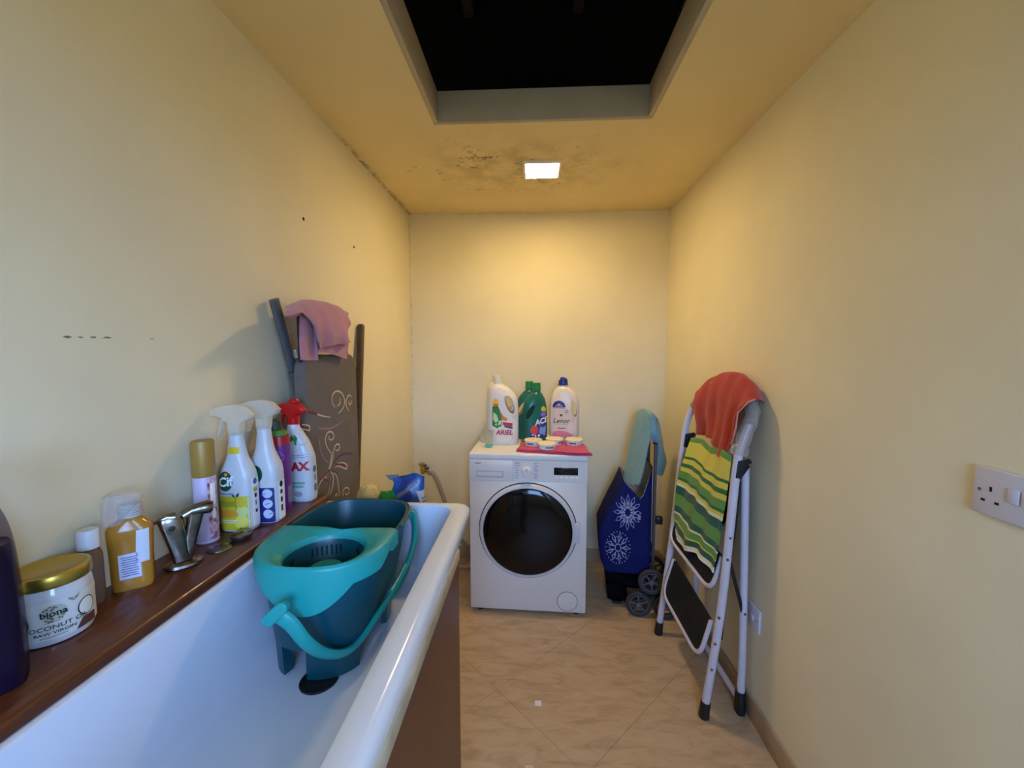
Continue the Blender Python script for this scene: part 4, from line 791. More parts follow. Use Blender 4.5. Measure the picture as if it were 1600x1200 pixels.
# white-capped bottle behind the jar
t = thing('small_bottle', 'small brown bottle with white cap half hidden behind the coconut oil jar', 'bottle', (-.752, .632, SZ))
mk('body', G().lathe([(.015, 0), (.0165, .002), (.0165, .085), (.013, .094), (.011, .097), (0, .097)], 28), mat('brown_bottle_plastic', (110, 86, 70), rough=0.3), t)
mk('cap', G().lathe([(.0135, .0975), (.0145, .098), (.0150, .127), (.0135, .130), (0, .1305)], 28), mat('white_cap_plastic', (216, 220, 226), rough=0.35), t, label='white cap')

# coconut oil jar
t = thing('glass_jar', 'glass jar of white coconut oil with gold metal lid', 'jar', (-.7305, .560, SZ), R(57))
t.scale = (1.19, 1.19, 1.16)
b_ = mk('glass', G().lathe([(.030, 0), (.0345, .002), (.0365, .008), (.037, .02), (.037, .062), (.0355, .070), (.033, .075), (.033, .078)], 48, cap=True), mat('coconut_oil_in_glass', (206, 206, 204), rough=0.12, spec=0.5, coat=0.4), t); tr = bvh(b_)
mk('lid', G().lathe([(.0365, .074), (.0372, .075), (.0372, .087), (.0360, .0895), (.033, .0905), (.031, .0895), (0, .0893)], 48), mat('brushed_gold_metal', (196, 164, 72), rough=0.3, metal=0.9), t, label='gold metal lid')
decal('label', poly2([s_rect(.106, .046)]), mat('label_offwhite', (216, 214, 202), rough=0.5), t, tr, 0, .034, c=(0, 0)) if False else None
def wrap_label(name, wdeg, z0, z1, m, parent, r, deg0=0.0, nz=4, n=28):
    g = G(); V = []; F = []
    for i in range(nz + 1):
        for k in range(n + 1):
            a = R(deg0 - wdeg / 2 + wdeg * k / n); V.append((r * math.sin(a), -r * math.cos(a), z0 + (z1 - z0) * i / nz))
    for i in range(nz):
        for k in range(n): a = i * (n + 1) + k; F.append((a, a + 1, a + n + 2, a + n + 1))
    return mk(name, g.add(V, F), m, parent, ang=60)
wrap_label('label', 170, .010, .058, mat('label_offwhite', (212, 210, 200), rough=0.5), t, .0373)
def on_cyl(name, b2, m, parent, r, deg, z, off=.0005, step=.004, rot=0):
    for ax in (0,):
        lo = min(v.co[ax] for v in b2.verts); hi = max(v.co[ax] for v in b2.verts); k = math.floor(lo / step) + 1
        while k * step < hi:
            bmesh.ops.bisect_plane(b2, geom=b2.verts[:] + b2.edges[:] + b2.faces[:], plane_co=(k * step, 0, 0), plane_no=(1, 0, 0)); k += 1
    ca, sa = math.cos(R(rot)), math.sin(R(rot))
    for v in b2.verts:
        x, y = v.co.x * ca - v.co.y * sa, v.co.x * sa + v.co.y * ca
        a = R(deg) + x / r; v.co = ((r + off) * math.sin(a), -(r + off) * math.cos(a), z + y)
    me = bpy.data.meshes.new(name); b2.to_mesh(me); b2.free(); me.materials.append(m)
    return link(bpy.data.objects.new(name, me), parent)
JR = .0373
GREEN_GREY = mat('grey_green_print', (140, 142, 122), rough=0.5)
on_cyl('emblem', poly2([s_ell(.0115, .011)]), mat('pale_emblem_print', (186, 186, 166), rough=0.5), t, JR, -6, .043)
rr = random.Random(3); sh = []
for k in range(26):
    a, r_ = rr.uniform(0, 6.28), .011 * math.sqrt(rr.uniform(.15, 1)); cx, cy = r_ * math.cos(a), r_ * math.sin(a) * .95
    if abs(cy) < .0032: continue
    sh.append([(cx + x, cy + y) for x, y in s_ell(rr.uniform(.0008, .0017), rr.uniform(.0007, .0013), 8)])
on_cyl('emblem_dots', poly2(sh), mat('olive_grey_print', (104, 100, 70), rough=0.5), t, JR, -6, .043, off=.0009)
on_cyl('lettering', text2('biona', .0105, .0003), BLKP, t, JR, -6, .0432, off=.0013)
on_cyl('lettering', text2('COCONUT OIL', .0075, .0001, 0, 1.12), mat('slate_text_print', (64, 64, 72), rough=0.5), t, JR, -4, .0255, off=.0009)
on_cyl('lettering', text2('RAW VIRGIN', .0055, .0001, 0, 1.15), _m['slate_text_print'], t, JR, -6, .0185, off=.0009)
on_cyl('small_print', poly2([s_rect(.024, .0014), [(x, y + .0185) for x, y in s_rect(.014, .001)]]), GRYP, t, JR, -8, .0138, off=.0009)
on_cyl('coconut_print', ring2(.0105, .012, .0016), mat('dark_brown_print', (50, 36, 28), rough=0.5), t, JR, 42, .036, off=.0006)
on_cyl('coconut_print', poly2([s_ell(.0092, .0108)]), mat('coconut_white_print', (224, 224, 212), rough=0.5), t, JR, 42, .036, off=.0008)
on_cyl('coconut_print', poly2([s_ell(.0085, .012)]), _m['dark_brown_print'], t, JR, -52, .034, off=.0006)
on_cyl('label_corner', poly2([[(-.012, -.006), (.012, -.006), (.012, .006), (-.005, .006)]]), mat('brown_corner_print', (92, 52, 40), rough=0.5), t, JR, 40, .0165, off=.0010)
on_cyl('leaf_print', poly2([[(0, 0), (-.004, .003), (-.006, .007), (-.001, .005)], [(.0, 0), (.004, .003), (.006, .007), (.001, .005)]]), GREEN_GREY, t, JR, 22, .050, off=.0006)

# purple bottle at the near end
t = thing('liquid_bottle', 'large clear bottle of deep purple liquid at the near end of the shelf', 'bottle', (-.700, .450, SZ), R(48))
mk('bottle_wall', bottle_geo([(0, .076, .056, 0, 0, 3.0), (.005, .084, .064, 0, 0, 3.2), (.10, .086, .066, 0, 0, 3.2), (.18, .080, .062, 0, 0, 3.0), (.22, .068, .056, 0, 0, 2.8), (.245, .050, .046, 0, 0, 2.2), (.258, .040, .040, 0, 0, 2.0)], 36, 4), clear('clear_bottle_plastic', (120, 100, 140), .02, .06, .15), t)
mk('liquid', bottle_geo([(.003, .072, .052, 0, 0, 3.0), (.008, .081, .061, 0, 0, 3.2), (.10, .083, .063, 0, 0, 3.2), (.170, .0785, .060, 0, 0, 3.0), (.186, .074, .057, 0, 0, 2.8), (.1865, .07, .055, 0, 0, 2.8)], 32, 4), mat('purple_liquid', (26, 7, 42), rough=0.2), t)
mk('cap', G().lathe([(.0235, .254), (.024, .256), (.0235, .292), (.021, .296), (0, .296)], 28), mat('dark_purple_cap', (48, 34, 66), rough=0.4), t, label='dark purple cap')

# ------------------------------------------------------------------ things on the ledge behind the bath
LZ = .82
t = thing('bath_sponge', 'round yellow-beige bath sponge left of the green packet', 'sponge', (-.538, 1.29, LZ))
t.scale = (1.12, 1.12, 1.2)
g = G(); rings = []
for i in range(13):
    ph = math.pi * i / 12; rings.append([])
    for k in range(28):
        a = 2 * math.pi * k / 28; r_ = 1 + .05 * math.sin(5 * a + i) + .04 * math.sin(9 * a - 2 * i)
        rings[-1].append((.037 * r_ * math.sin(ph) * math.cos(a), .034 * r_ * math.sin(ph) * math.sin(a), .046 - .045 * math.cos(ph) * (1 + .03 * math.sin(4 * a))))
mk('foam', g.loft(rings), mat('yellow_beige_sponge', (222, 192, 120), rough=0.95, spec=0.05, noise=0.2, nscale=60, bump=1.0, bscale=180), t, ang=60)
t = thing('crumpled_packet', 'crumpled shiny green packet between the sponge and blue bag', 'packet', (-.478, 1.29, LZ))
t.scale = (1.1, 1.1, 1.3)
b = bmesh.new(); bmesh.ops.create_icosphere(b, subdivisions=2, radius=1); rr = random.Random(4)
for v in b.verts: k = rr.uniform(.72, 1.1); v.co = (v.co.x * .030 * k, v.co.y * .024 * k, .036 + v.co.z * .036 * k)
mk('foil', G().bm(b), mat('shiny_green_foil', (22, 130, 44), rough=0.22, spec=0.6), t, ang=20); b.free()
t = thing('wooden_brush', 'dark red-brown wooden brush lying between sponge and green packet', 'brush', (-.510, 1.235, LZ))
t.scale = (1, 1, 1.3)
mk('brush_back', G().prism([(-.020, .030), (.020, .030), (.012, .058), (-.004, .060), (-.018, .044)], -.010, .010, .004), mat('dark_red_brown_wood', (96, 44, 28), rough=0.5, noise=0.15, nscale=30), t)
mk('bristles', G().box(-.018, .018, -.009, .009, 0, .030, .001), mat('tan_bristles', (190, 150, 120), rough=0.9), t)
t = thing('tablet_bag', 'torn blue plastic bag standing behind the far end of the bath', 'bag', (-.418, 1.326, LZ), R(8))
t.scale = (1, 1, 1.18)
BLU = mat('blue_printed_film', (14, 38, 112), rough=0.25, spec=0.5, noise=0.0, c2=(24, 96, 170), nscale=16)
g = G(); rings = []
for i, (z, w_, d_) in enumerate(((0, .100, .05), (.004, .106, .056), (.03, .110, .06), (.06, .106, .054), (.085, .100, .038), (.102, .106, .018), (.108, .112, .006))):
    rings.append([(x + .004 * math.sin(z * 90 + y * 80), y + .003 * math.sin(x * 110 + z * 60), zz + (.006 * math.sin(x * 70) if i > 4 else 0)) for x, y, zz in super_ring(z, w_, d_, 0, 0, 2.6, 40)])
b_ = mk('bag_film', g.loft(rings), BLU, t, ang=40); tr = bvh(b_)
mk('torn_flap', G().loft([[(-.060, -.004, .098), (-.074, -.006, .112), (-.030, -.002, .112), (-.045, -.002, .092)], [(-.060, -.001, .098), (-.074, -.003, .112), (-.030, .001, .112), (-.045, .001, .092)]]), mat('silver_film_inside', (120, 124, 132), rough=0.3, metal=0.3), t, ang=20)
decal('print_streak', poly2([[(-.045, .0), (.030, .045), (.036, .038), (-.03, -.004)]]), mat('grey_film_print', (92, 100, 124), rough=0.4), t, tr, 0, .052)
decal('print_blot', poly2([s_ell(.018, .014), [(x + .035, y - .01) for x, y in s_ell(.012, .012)]]), mat('violet_blue_print', (50, 40, 170), rough=0.4), t, tr, -.02, .030)
decal('white_panel', poly2([s_rect(.034, .062)]), mat('pale_panel_print', (190, 200, 214), rough=0.45), t, tr, .002, .036, phi=78, off=.0012)
decal('panel_text', poly2([[(x, y + k * .009) for x, y in s_rect(.022, .004)] for k in (-2, -1, 0, 1)]), mat('grey_blue_print', (96, 112, 140), rough=0.5), t, tr, .002, .036, phi=78, off=.002)
# tap in the corner with the machine hose
t = thing('wall_tap', 'small brass and chrome washing machine tap with grey hose in the corner', 'tap', (-.700, YB, .60))
BRS = mat('brass', (196, 160, 84), rough=0.28, metal=1.0)
mk('wall_flange', G().lathe([(.026, 0), (.026, -.004), (.014, -.010), (.011, -.012), (.011, -.05)], 24, (0, 0, 0), 'y'), CHR, t)
mk('valve', G().lathe([(.0, -.02), (.014, -.02), (.015, -.012), (.015, .012), (.013, .022), (.0, .022)], 20, (0, -.058, 0)), BRS, t)
mk('knob', G().lathe([(.0, .022), (.008, .022), (.009, .034), (.020, .036), (.021, .046), (.0, .048)], 20, (-.006, -.058, 0)), BRS, t, label='brass knob')
mk('outlet', G().tube([(.012, -.058, 0), (.030, -.060, 0), (.036, -.062, -.006), (.038, -.062, -.016)], .010, 14), CHR, t)
hs = crom([(.038, -.062, -.016), (.06, -.066, -.012), (.09, -.07, -.05), (.13, -.08, -.15), (.20, -.10, -.33), (.26, -.10, -.45), (.33, -.08, -.50), (.385, -.06, -.46), (.41, -.05, -.36)], 8)
mk('hose', G().tube(hs, .0125, 12), mat('grey_hose_rubber', (150, 144, 130), rough=0.5), t)
hs = crom([(.10, -.05, -.588), (.20, -.10, -.588), (.28, -.14, -.586), (.34, -.12, -.56), (.360, -.05, -.50), (.362, -.04, -.40)], 8)
tag(mk('drain_hose', G().tube([(p[0] - .700, p[1] + YB, p[2] + .60) for p in hs], [.0105 + .0012 * (i % 2) for i in range(len(hs))], 12), mat('pale_grey_corrugated_hose', (170, 164, 148), rough=0.5)), 'pale grey corrugated drain hose on the floor left of the machine', 'hose')

# ------------------------------------------------------------------ ironing board, cloth, pole
ib = thing('ironing_board', 'grey ironing board with cream swirl pattern leaning against the left wall', 'ironing board', (0, 0, 0))
BC = mat('grey_brown_board_cover', (112, 104, 96), rough=0.9, spec=0.15, noise=0.04, nscale=30, bump=0.15, bscale=250)
def board_ring(x, grow):
    o = []; yc = 1.372
    for k in range(0, 22):                                   # nose, narrow at the bottom
        z = .012 + .74 * (k / 21) ** 1.6; o.append((yc + (.181 + grow) * math.sqrt(min(1, (z - .012 + .004) / .744)), z))
    r = .055
    for k in range(0, 9):
        a = R(k * 90 / 8); o.append((yc + .181 + grow - r + r * math.cos(a), 1.352 + grow - r + r * math.sin(a)))
    o = o + [(2 * yc - y, z) for y, z in o[::-1]]
    return [(x, y, z) for y, z in o]
mk('board', G().loft([board_ring(-.722, -.008), board_ring(-.716, 0), board_ring(-.689, 0), board_ring(-.684, -.003), board_ring(-.682, -.010)]), BC, ib, ang=45)
def ribbon(strokes, r, name, m):
    for s in strokes:
        pts = crom([(-.6815, y, z) for y, z in s], 5)
        mk(name, G().tube(pts, r, 6, flat=1.0), m, ib)
def merged(strokes, r, name, m, label=None, dots=False):
    g = G()
    for s in strokes:
        pts = crom([(-.6818, y, z) for y, z in s], 5); n = len(pts); a = G().tube([(0, p[1], p[2]) for p in pts], [r * (.55 + .45 * math.sin(math.pi * i / (n - 1))) for i in range(n)], 8)
        g.add([(-.6815 + v[0] * .25, v[1], v[2]) for v in a.v], a.f)
    return mk(name, g, m, ib, label=label)
CREAM = mat('cream_swirl_print', (214, 190, 152), rough=0.8)
for st_ in DATA['CREAM']: merged([st_], .0026, 'swirl_print', CREAM, 'cream swirl')
for st_ in DATA['PINKS']: merged([st_], .0034, 'swirl_print', mat('dusty_pink_print', (150, 116, 122), rough=0.8), 'dusty pink arc')
for st_ in DATA['WINE']: merged([st_], .0040, 'swirl_print', mat('wine_print', (112, 48, 66), rough=0.8), 'wine red leaf')
GM = mat('grey_metal_tube', (88, 90, 94), rough=0.45, spec=0.4); BM = mat('black_metal', (26, 26, 27), rough=0.4)
(a, b_) = DATA['BAR']
mk('leg_bar', G().tube([(-.752, a[1] - .002, a[2] + .004), (-.746, b_[1] + .002, b_[2] - .02), (-.738, 1.30, 1.12)], .019, 14, flat=.55, up=(0, 1, .3)), GM, ib)
mk('iron_rest', G().tube([(-.700, 1.20, 1.33), (-.700, 1.198, 1.50), (-.698, 1.22, 1.512), (-.698, 1.36, 1.505), (-.698, 1.50, 1.488), (-.700, 1.515, 1.475), (-.702, 1.515, 1.33)], .0045, 10), BM, ib)
mk('support_leg', G().tube([(-.742, 1.50, .02), (-.742, 1.45, .7), (-.738, 1.22, 1.30)], .012, 12), GM, ib)
mk('support_leg', G().tube([(-.760, 1.23, .02), (-.757, 1.27, .7), (-.752, 1.46, 1.30)], .011, 12), GM, ib)
mk('leg_bar', G().tube([(-.712, 1.20, 1.37), (-.712, 1.205, 1.345)], .010, 12), mat('silver_clip', (170, 170, 165), rough=.3, metal=.8), ib, label='small silver clip')
PKC = mat('dusty_pink_cloth', (182, 128, 140), rough=0.95, spec=0.1, sheen=0.25, noise=0.05, nscale=30, bump=0.25, bscale=400)
t = thing('pink_cloth', 'dusty pink cloth draped over the top of the ironing board', 'cloth', (0, 0, 0))
cloth('cloth_sheet', DATA['PINK_MAIN'], PKC, t, thick=.003, wob=.007, wf=70, seed=2)
cloth('cloth_tail', DATA['PINK_TAIL'], PKC, t, thick=.003)
cloth('cloth_back_layer', DATA['PINK_UNDER'], PKC, t, thick=.003, wob=.003)
po_ = mk('wooden_pole', G().loft([[(x + p[0], y + p[1], z) for p in super_ring(0, .026 * k, .030 * k, 0, 0, 4, 24)] for x, y, z, k in ((-.7015, 1.432, 0, .95), (-.7015, 1.433, .004, 1), (-.758, 1.782, 1.468, 1), (-.7585, 1.785, 1.477, .9), (-.7588, 1.786, 1.481, .6))]), mat('dark_brown_wood_pole', (74, 56, 38), rough=0.5, noise=0.35, nscale=18, stretch=(6, 6, .8)))
tag(po_, 'dark brown wooden pole leaning on the left wall right of the ironing board', 'pole')
# ------------------------------------------------------------------ shopping trolley
TC = Vector((.630, 2.225, 0)); TA = math.atan2(.12, -.9928)       # local +x points to the trolley's front, local +y away from the camera side
st = thing('shopping_trolley', 'dark blue shopping trolley with white flower print standing in the right corner', 'trolley', TC, TA)
# local axes: +x = front; local y = -v  (v towards the camera)
NB = mat('navy_trolley_fabric', (22, 30, 92), rough=0.85, spec=0.15, noise=0.12, nscale=12, bump=0.2, bscale=300)
NBK = mat('black_trolley_fabric', (17, 17, 20), rough=0.85, spec=0.1)
prof = [(.20, -.002, .232), (.25, -.003, .252), (.32, -.004, .264), (.40, -.004, .268), (.47, -.004, .240), (.55, -.003, .205), (.60, -.003, .182)]
def rr2(x0, x1, hy, r, z, k=5):
    P = rrect(x0, x1, -hy, hy, r, z, k); out = []
    for i, p in enumerate(P):
        q_ = P[(i + 1) % len(P)]; m = 8 if math.dist(p, q_) > .05 else 1
        out += [tuple(p[c] + (q_[c] - p[c]) * t / m for c in range(3)) for t in range(m)]
    return out
rings = [rr2(a, b, .150, .03, z) for z, a, b in prof]
base = rr2(-.003, .182, .148, .03, .60)
def top_z(x, y):
    if x > .05: z = .595 + (x - .05) * .72
    else: z = .595 + (.05 - x) * 3.2
    k = min(1, max(0, (.148 - abs(y)) / .03))
    return max(.60, z) if x < .06 else max(.60, z)
def lean(p, z):
    s = (z - .60); x = p[0]
    return (x - max(0, s) * (.42 if x > .08 else .0) , p[1] * (1 - .10 * s), z)
tops = []
for k in (.34, .67, 1.0):
    tops.append([lean(p, .60 + (top_z(p[0], p[1]) - .60) * k + (.001 * k)) for p in base])
bag = mk('bag', G().loft(rings + tops, False, False), NB, st, ang=60, solid=.004, sub=0)
inner = mk('bag_lining', G().loft([[(p[0] * .93 + .006, p[1] * .965, p[2]) for p in r] for r in ([rings[5]] + tops[:])], True, False), mat('checked_lining', (196, 190, 176), rough=0.9), st, ang=60)
nt = _m['checked_lining'].node_tree; tcn = nt.nodes.new('ShaderNodeTexCoord'); ck = nt.nodes.new('ShaderNodeTexChecker'); ck.inputs['Scale'].default_value = 110
ck.inputs['Color1'].default_value = (*lin((206, 200, 186)), 1); ck.inputs['Color2'].default_value = (*lin((96, 92, 92)), 1)
nt.links.new(tcn.outputs['Object'], ck.inputs['Vector']); nt.links.new(ck.outputs['Color'], nt.nodes['Principled BSDF'].inputs['Base Color'])
mk('bag_base', G().loft([rr2(.12, .20, .10, .02, .012), rr2(.10, .212, .125, .025, .03), rr2(.025, .222, .146, .03, .12), rr2(-.006, .234, .151, .03, .205), rr2(-.004, .230, .148, .03, .207)]), NBK, st, label='black fabric base')
mk('front_foot', G().box(.135, .185, -.11, .11, 0, .013, .004), BLK, st)
# flower print on the side and front of the bag
tr = bvh(bag); FP = mat('pale_blue_flower_print', (150, 156, 196), rough=0.8); FW = mat('white_dot_print', (206, 208, 222), rough=0.8)
def flower(n, r0, r1, wd):
    out = []
    for k in range(n):
        a = 2 * math.pi * k / n; c, s = math.cos(a), math.sin(a)
        P = [(r0, 0), ((r0 + r1) * .55, wd), (r1, 0), ((r0 + r1) * .55, -wd)]; I = [(r0 + .35 * (r1 - r0), 0), ((r0 + r1) * .56, wd * .66), (r1 - .007, 0), ((r0 + r1) * .56, -wd * .66)]
        for i in range(4):
            q_ = [P[i], P[(i + 1) % 4], I[(i + 1) % 4], I[i]]; out.append([(x * c - y * s, x * s + y * c) for x, y in q_])
    return out
def dots(n, r, s_): return [[(r * math.cos(2 * math.pi * k / n) + x, r * math.sin(2 * math.pi * k / n) + y) for x, y in s_ell(s_, s_, 7)] for k in range(n)]
# the camera side of the bag is local y = +.15 (v = -y of the parent axis), facing +y
def side(name, shapes, m, u, z, off, sq=.72):
    b2 = poly2([[(x * sq, y) for x, y in s] for s in shapes])
    return decal(name, b2, m, st, tr, -u, z, phi=180, off=off, step=.02)
def side_sign(): return 180
side('flower_print', flower(12, .030, .098, .013), FP, .120, .528, .001)
side('flower_print', flower(10, .016, .060, .012), FP, .120, .528, .0016)
side('flower_dots', dots(16, .026, .0032) + dots(20, .044, .0022), FW, .120, .528, .0022)
side('flower_print', flower(9, .022, .085, .013), FP, .165, .335, .001)
side('flower_dots', dots(14, .020, .0032) + dots(22, .060, .003) + dots(26, .086, .003), FW, .165, .335, .002)
side('side_tag', [s_rect(.020, .024)], mat('tag_grey', (150, 152, 160), rough=.6), .062, .505, .0015)
FR = mat('black_trolley_frame', (24, 24, 26), rough=0.4); FG = mat('grey_trolley_tube', (104, 106, 112), rough=0.35, metal=0.6)
for s in (-1, 1):
    mk('frame_tube', G().tube([(-.018, s * .110, .10), (-.018, s * .110, .50), (-.016, s * .110, .93)], .0085, 12), FG, st)
    mk('handle_bracket', G().tube([(-.016, s * .110, .885), (-.016, s * .110, .955)], .0135, 12), FR, st)
mk('handle', G().tube(crom([(-.016, -.110, .95), (-.012, -.104, 1.0), (-.004, -.08, 1.018), (.0, 0, 1.022), (-.004, .08, 1.018), (-.012, .104, 1.0), (-.016, .110, .95)], 6), .0115, 12), FR, st)
mk('back_strap', G().box(-.062, -.026, .09, .12, .46, .50, .006), FR, st)
mk('axle', G().tube([(-.005, -.21, .115), (-.005, .21, .115)], .009, 12), FR, st)
mk('frame_foot', G().tube([(-.020, -.110, .12), (-.020, -.110, .06), (-.01, -.11, .05), (.09, -.12, .045)], .008, 10), FR, st)
mk('frame_foot', G().tube([(-.020, .110, .12), (-.020, .110, .06), (-.01, .11, .05), (.09, .12, .045)], .008, 10), FR, st)
TYR = mat('grey_black_tyre', (52, 53, 56), rough=0.7); HUB = mat('grey_spoke_plastic', (88, 90, 94), rough=0.5)
for s in (-1, 1):
    yc = s * .195
    mk('wheel_arm', G().prism([(-.005 + r_ * math.cos(R(a)), .133 + r_ * math.sin(R(a))) for a, r_ in ((-34, .085), (30, .03), (86, .085), (150, .03), (206, .085), (270, .03))], yc - s * .022 - .004, yc - s * .022 + .004, .002), FR, st)
    for a in (-34, 86, 206):
        cx, cz = -.005 + .078 * math.cos(R(a)), .112 + .078 * math.sin(R(a)) - (0 if a == 86 else 0.0)
        if a != 86: cz = .0665
        wl_ = mk('wheel', G().lathe([(.048, -.012), (.060, -.013), (.065, -.009), (.066, 0), (.065, .009), (.060, .013), (.048, .012), (.048, -.012)], 36, (cx, yc, cz), 'y', cap=False), TYR, st)
        rim_ = G().lathe([(.049, -.010), (.049, .010), (.043, .010), (.043, -.010), (.049, -.010)], 32, (cx, yc, cz), 'y', cap=False)
        for k in range(5):
            th = 2 * math.pi * k / 5 + .3 + a
            sp = G().box(.010, .045, -.006, .006, -.0045, .0045, .001).xf(Matrix.Translation((cx, yc, cz)) @ Matrix.Rotation(-th, 4, 'Y')); rim_.add(sp.v, sp.f)
        hb = G().lathe([(0, -.013), (.013, -.013), (.014, -.010), (.014, .010), (.013, .013), (0, .013)], 20, (cx, yc, cz), 'y'); rim_.add(hb.v, hb.f)
        mk('spokes', rim_, HUB, wl_)
        mk('hub_screw', G().lathe([(0, s * .0132), (.004, s * .0132), (.003, s * .0165), (0, s * .017)], 10, (cx, yc, cz), 'y'), mat('bright_screw', (200, 200, 200), rough=.25, metal=1), wl_)
BLT = mat('light_blue_towelling', (112, 164, 182), rough=0.95, spec=0.05, sheen=0.3, noise=0.08, nscale=60, bump=0.6, bscale=420)
t = thing('blue_cloth', 'light blue cloth draped over the handle of the shopping trolley', 'cloth', TC, TA)
def loc(rows): return [[(u, v, z) for u, v, z in r] for r in rows]
cloth('cloth_sheet', loc(DATA['BLUE']), BLT, t, thick=.004)
cloth('cloth_back', loc(DATA['BLUE2']), BLT, t, thick=.004)

# ------------------------------------------------------------------ folding step ladder
LW = mat('white_ladder_paint', (206, 200, 208), rough=0.35, spec=0.5, noise=0.04, nscale=12); FOOTB = mat('black_ladder_plastic', (20, 20, 21), rough=0.5)
ld = thing('step_ladder', 'white folding step ladder with black treads leaning against the right wall', 'ladder', (0, 0, 0))
Lp = crom([(.6115, 1.909, .03), (.654, 1.905, .437), (.695, 1.90, .946), (.709, 1.895, 1.052), (.728, 1.875, 1.112), (.750, 1.82, 1.178)], 6)
Ap = crom([(.750, 1.82, 1.178), (.766, 1.745, 1.227), (.777, 1.66, 1.247), (.783, 1.56, 1.228), (.784, 1.50, 1.185)], 6)
Rp = crom([(.784, 1.50, 1.185), (.770, 1.470, 1.130), (.738, 1.461, 1.046), (.719, 1.459, .931), (.689, 1.459, .43), (.6445, 1.459, .03)], 6)
def offs(p): return p
for pts in (Lp, Rp): mk('front_stile', G().tube(pts, .0145, 16), LW, ld)
mk('handle_hoop', G().tube(Ap, .0145, 16), LW, ld)
FOAM = mat('wrapped_grey_foam', (138, 136, 126), rough=0.45, noise=0.2, nscale=60, bump=0.5, bscale=120)
mk('grip_foam', G().tube(Lp[24:] + Ap[1:9], .021, 16), FOAM, ld, label='grey foam grip')
mk('grip_foam', G().tube(Ap[15:] + Rp[1:9], .022, 16), FOAM, ld, label='grey foam grip')
wrap = Rp[3:17]
mk('plastic_wrap', G().tube(wrap, [.0245 + .002 * math.sin(i * 1.7) + (.004 if i > 10 else 0) for i in range(len(wrap))], 14, cap=False), clear('cloudy_clear_film', (226, 216, 206), .22, .15), ld, label='loose clear plastic film')
for x, y, in ((.611, 1.909), (.644, 1.459)):
    mk('rubber_foot', G().tube([(x - .0015, y, 0.0), (x - .0012, y, .004), (x + .0008, y, .03), (x + .004, y, .062)], [.017, .0195, .0185, .0175], 16), FOOTB, ld)
# rear frame: U of tube against the wall
rear = crom([(.768, 1.492, .945), (.776, 1.486, .60), (.783, 1.484, .30), (.7865, 1.484, .06)], 6)
mk('rear_leg', G().tube(rear, .0135, 14), LW, ld)
rear2 = crom([(.748, 1.872, .955), (.757, 1.876, .60), (.766, 1.880, .30), (.770, 1.882, .06)], 6)
mk('rear_leg', G().tube(rear2, .0135, 14), LW, ld)
mk('rear_crossbar', G().tube(crom([(.783, 1.50, .052), (.779, 1.60, .050), (.775, 1.76, .050), (.771, 1.866, .052)], 4), .012, 12), LW, ld)
mk('rubber_foot', G().loft([[(.7855 + p[0], 1.484 + p[1], z) for p in super_ring(0, w_, d_, 0, 0, 3, 16)] for z, w_, d_ in ((0, .026, .034), (.004, .032, .042), (.05, .034, .046), (.088, .032, .034))]), FOOTB, ld)
mk('rubber_foot', G().loft([[(.770 + p[0], 1.882 + p[1], z) for p in super_ring(0, w_, d_, 0, 0, 3, 16)] for z, w_, d_ in ((0, .026, .034), (.004, .032, .042), (.05, .034, .046), (.088, .032, .034))]), FOOTB, ld)
def bracket(x, y, z, s):
    mk('hinge_bracket', G().prism([(-.010, -.030), (.008, -.034), (.040, .010), (.046, .026), (.038, .036), (.024, .034), (-.004, .030)], -.004, .004, .0015).xf(Matrix.Translation((x, y, z)) @ Matrix.Rotation(R(8), 4, 'Z')), FOOTB, ld)
    mk('rivet', G().lathe([(0, -.008), (.005, -.008), (.006, -.004), (0, -.004)], 12, (x + .034, y, z + .018), 'y'), CHR, ld)
bracket(.722, 1.446, .95, 1); bracket(.700, 1.886, .955, -1)
# stays and links
mk('fold_stay', G().tube([(.736, 1.468, .90), (.726, 1.466, .72), (.712, 1.464, .62)], .008, 8, flat=.5), FOOTB, ld)
mk('fold_stay', G().tube([(.712, 1.466, .62), (.704, 1.466, .50), (.696, 1.470, .30)], .008, 8, flat=.5), FOOTB, ld)
mk('fold_stay', G().tube([(.713, 1.472, .62), (.748, 1.476, .50), (.777, 1.478, .40)], .007, 8, flat=.5), FOOTB, ld)
for p in ((.703, 1.444, .70), (.697, 1.444, .62), (.676, 1.444, .40), (.666, 1.444, .30), (.658, 1.444, .20)): mk('rivet', G().lathe([(0, -.003), (.0045, -.002), (.005, .001), (0, .001)], 10, p, 'y'), CHR, ld)
for z in (.40,): mk('rivet', G().lathe([(0, -.003), (.0045, -.002), (.005, .001), (0, .001)], 10, (.781, 1.471, z), 'y'), CHR, ld)
TRD = mat('black_ribbed_tread', (30, 27, 25), rough=0.7, spec=0.3, bump=0.2, bscale=90)
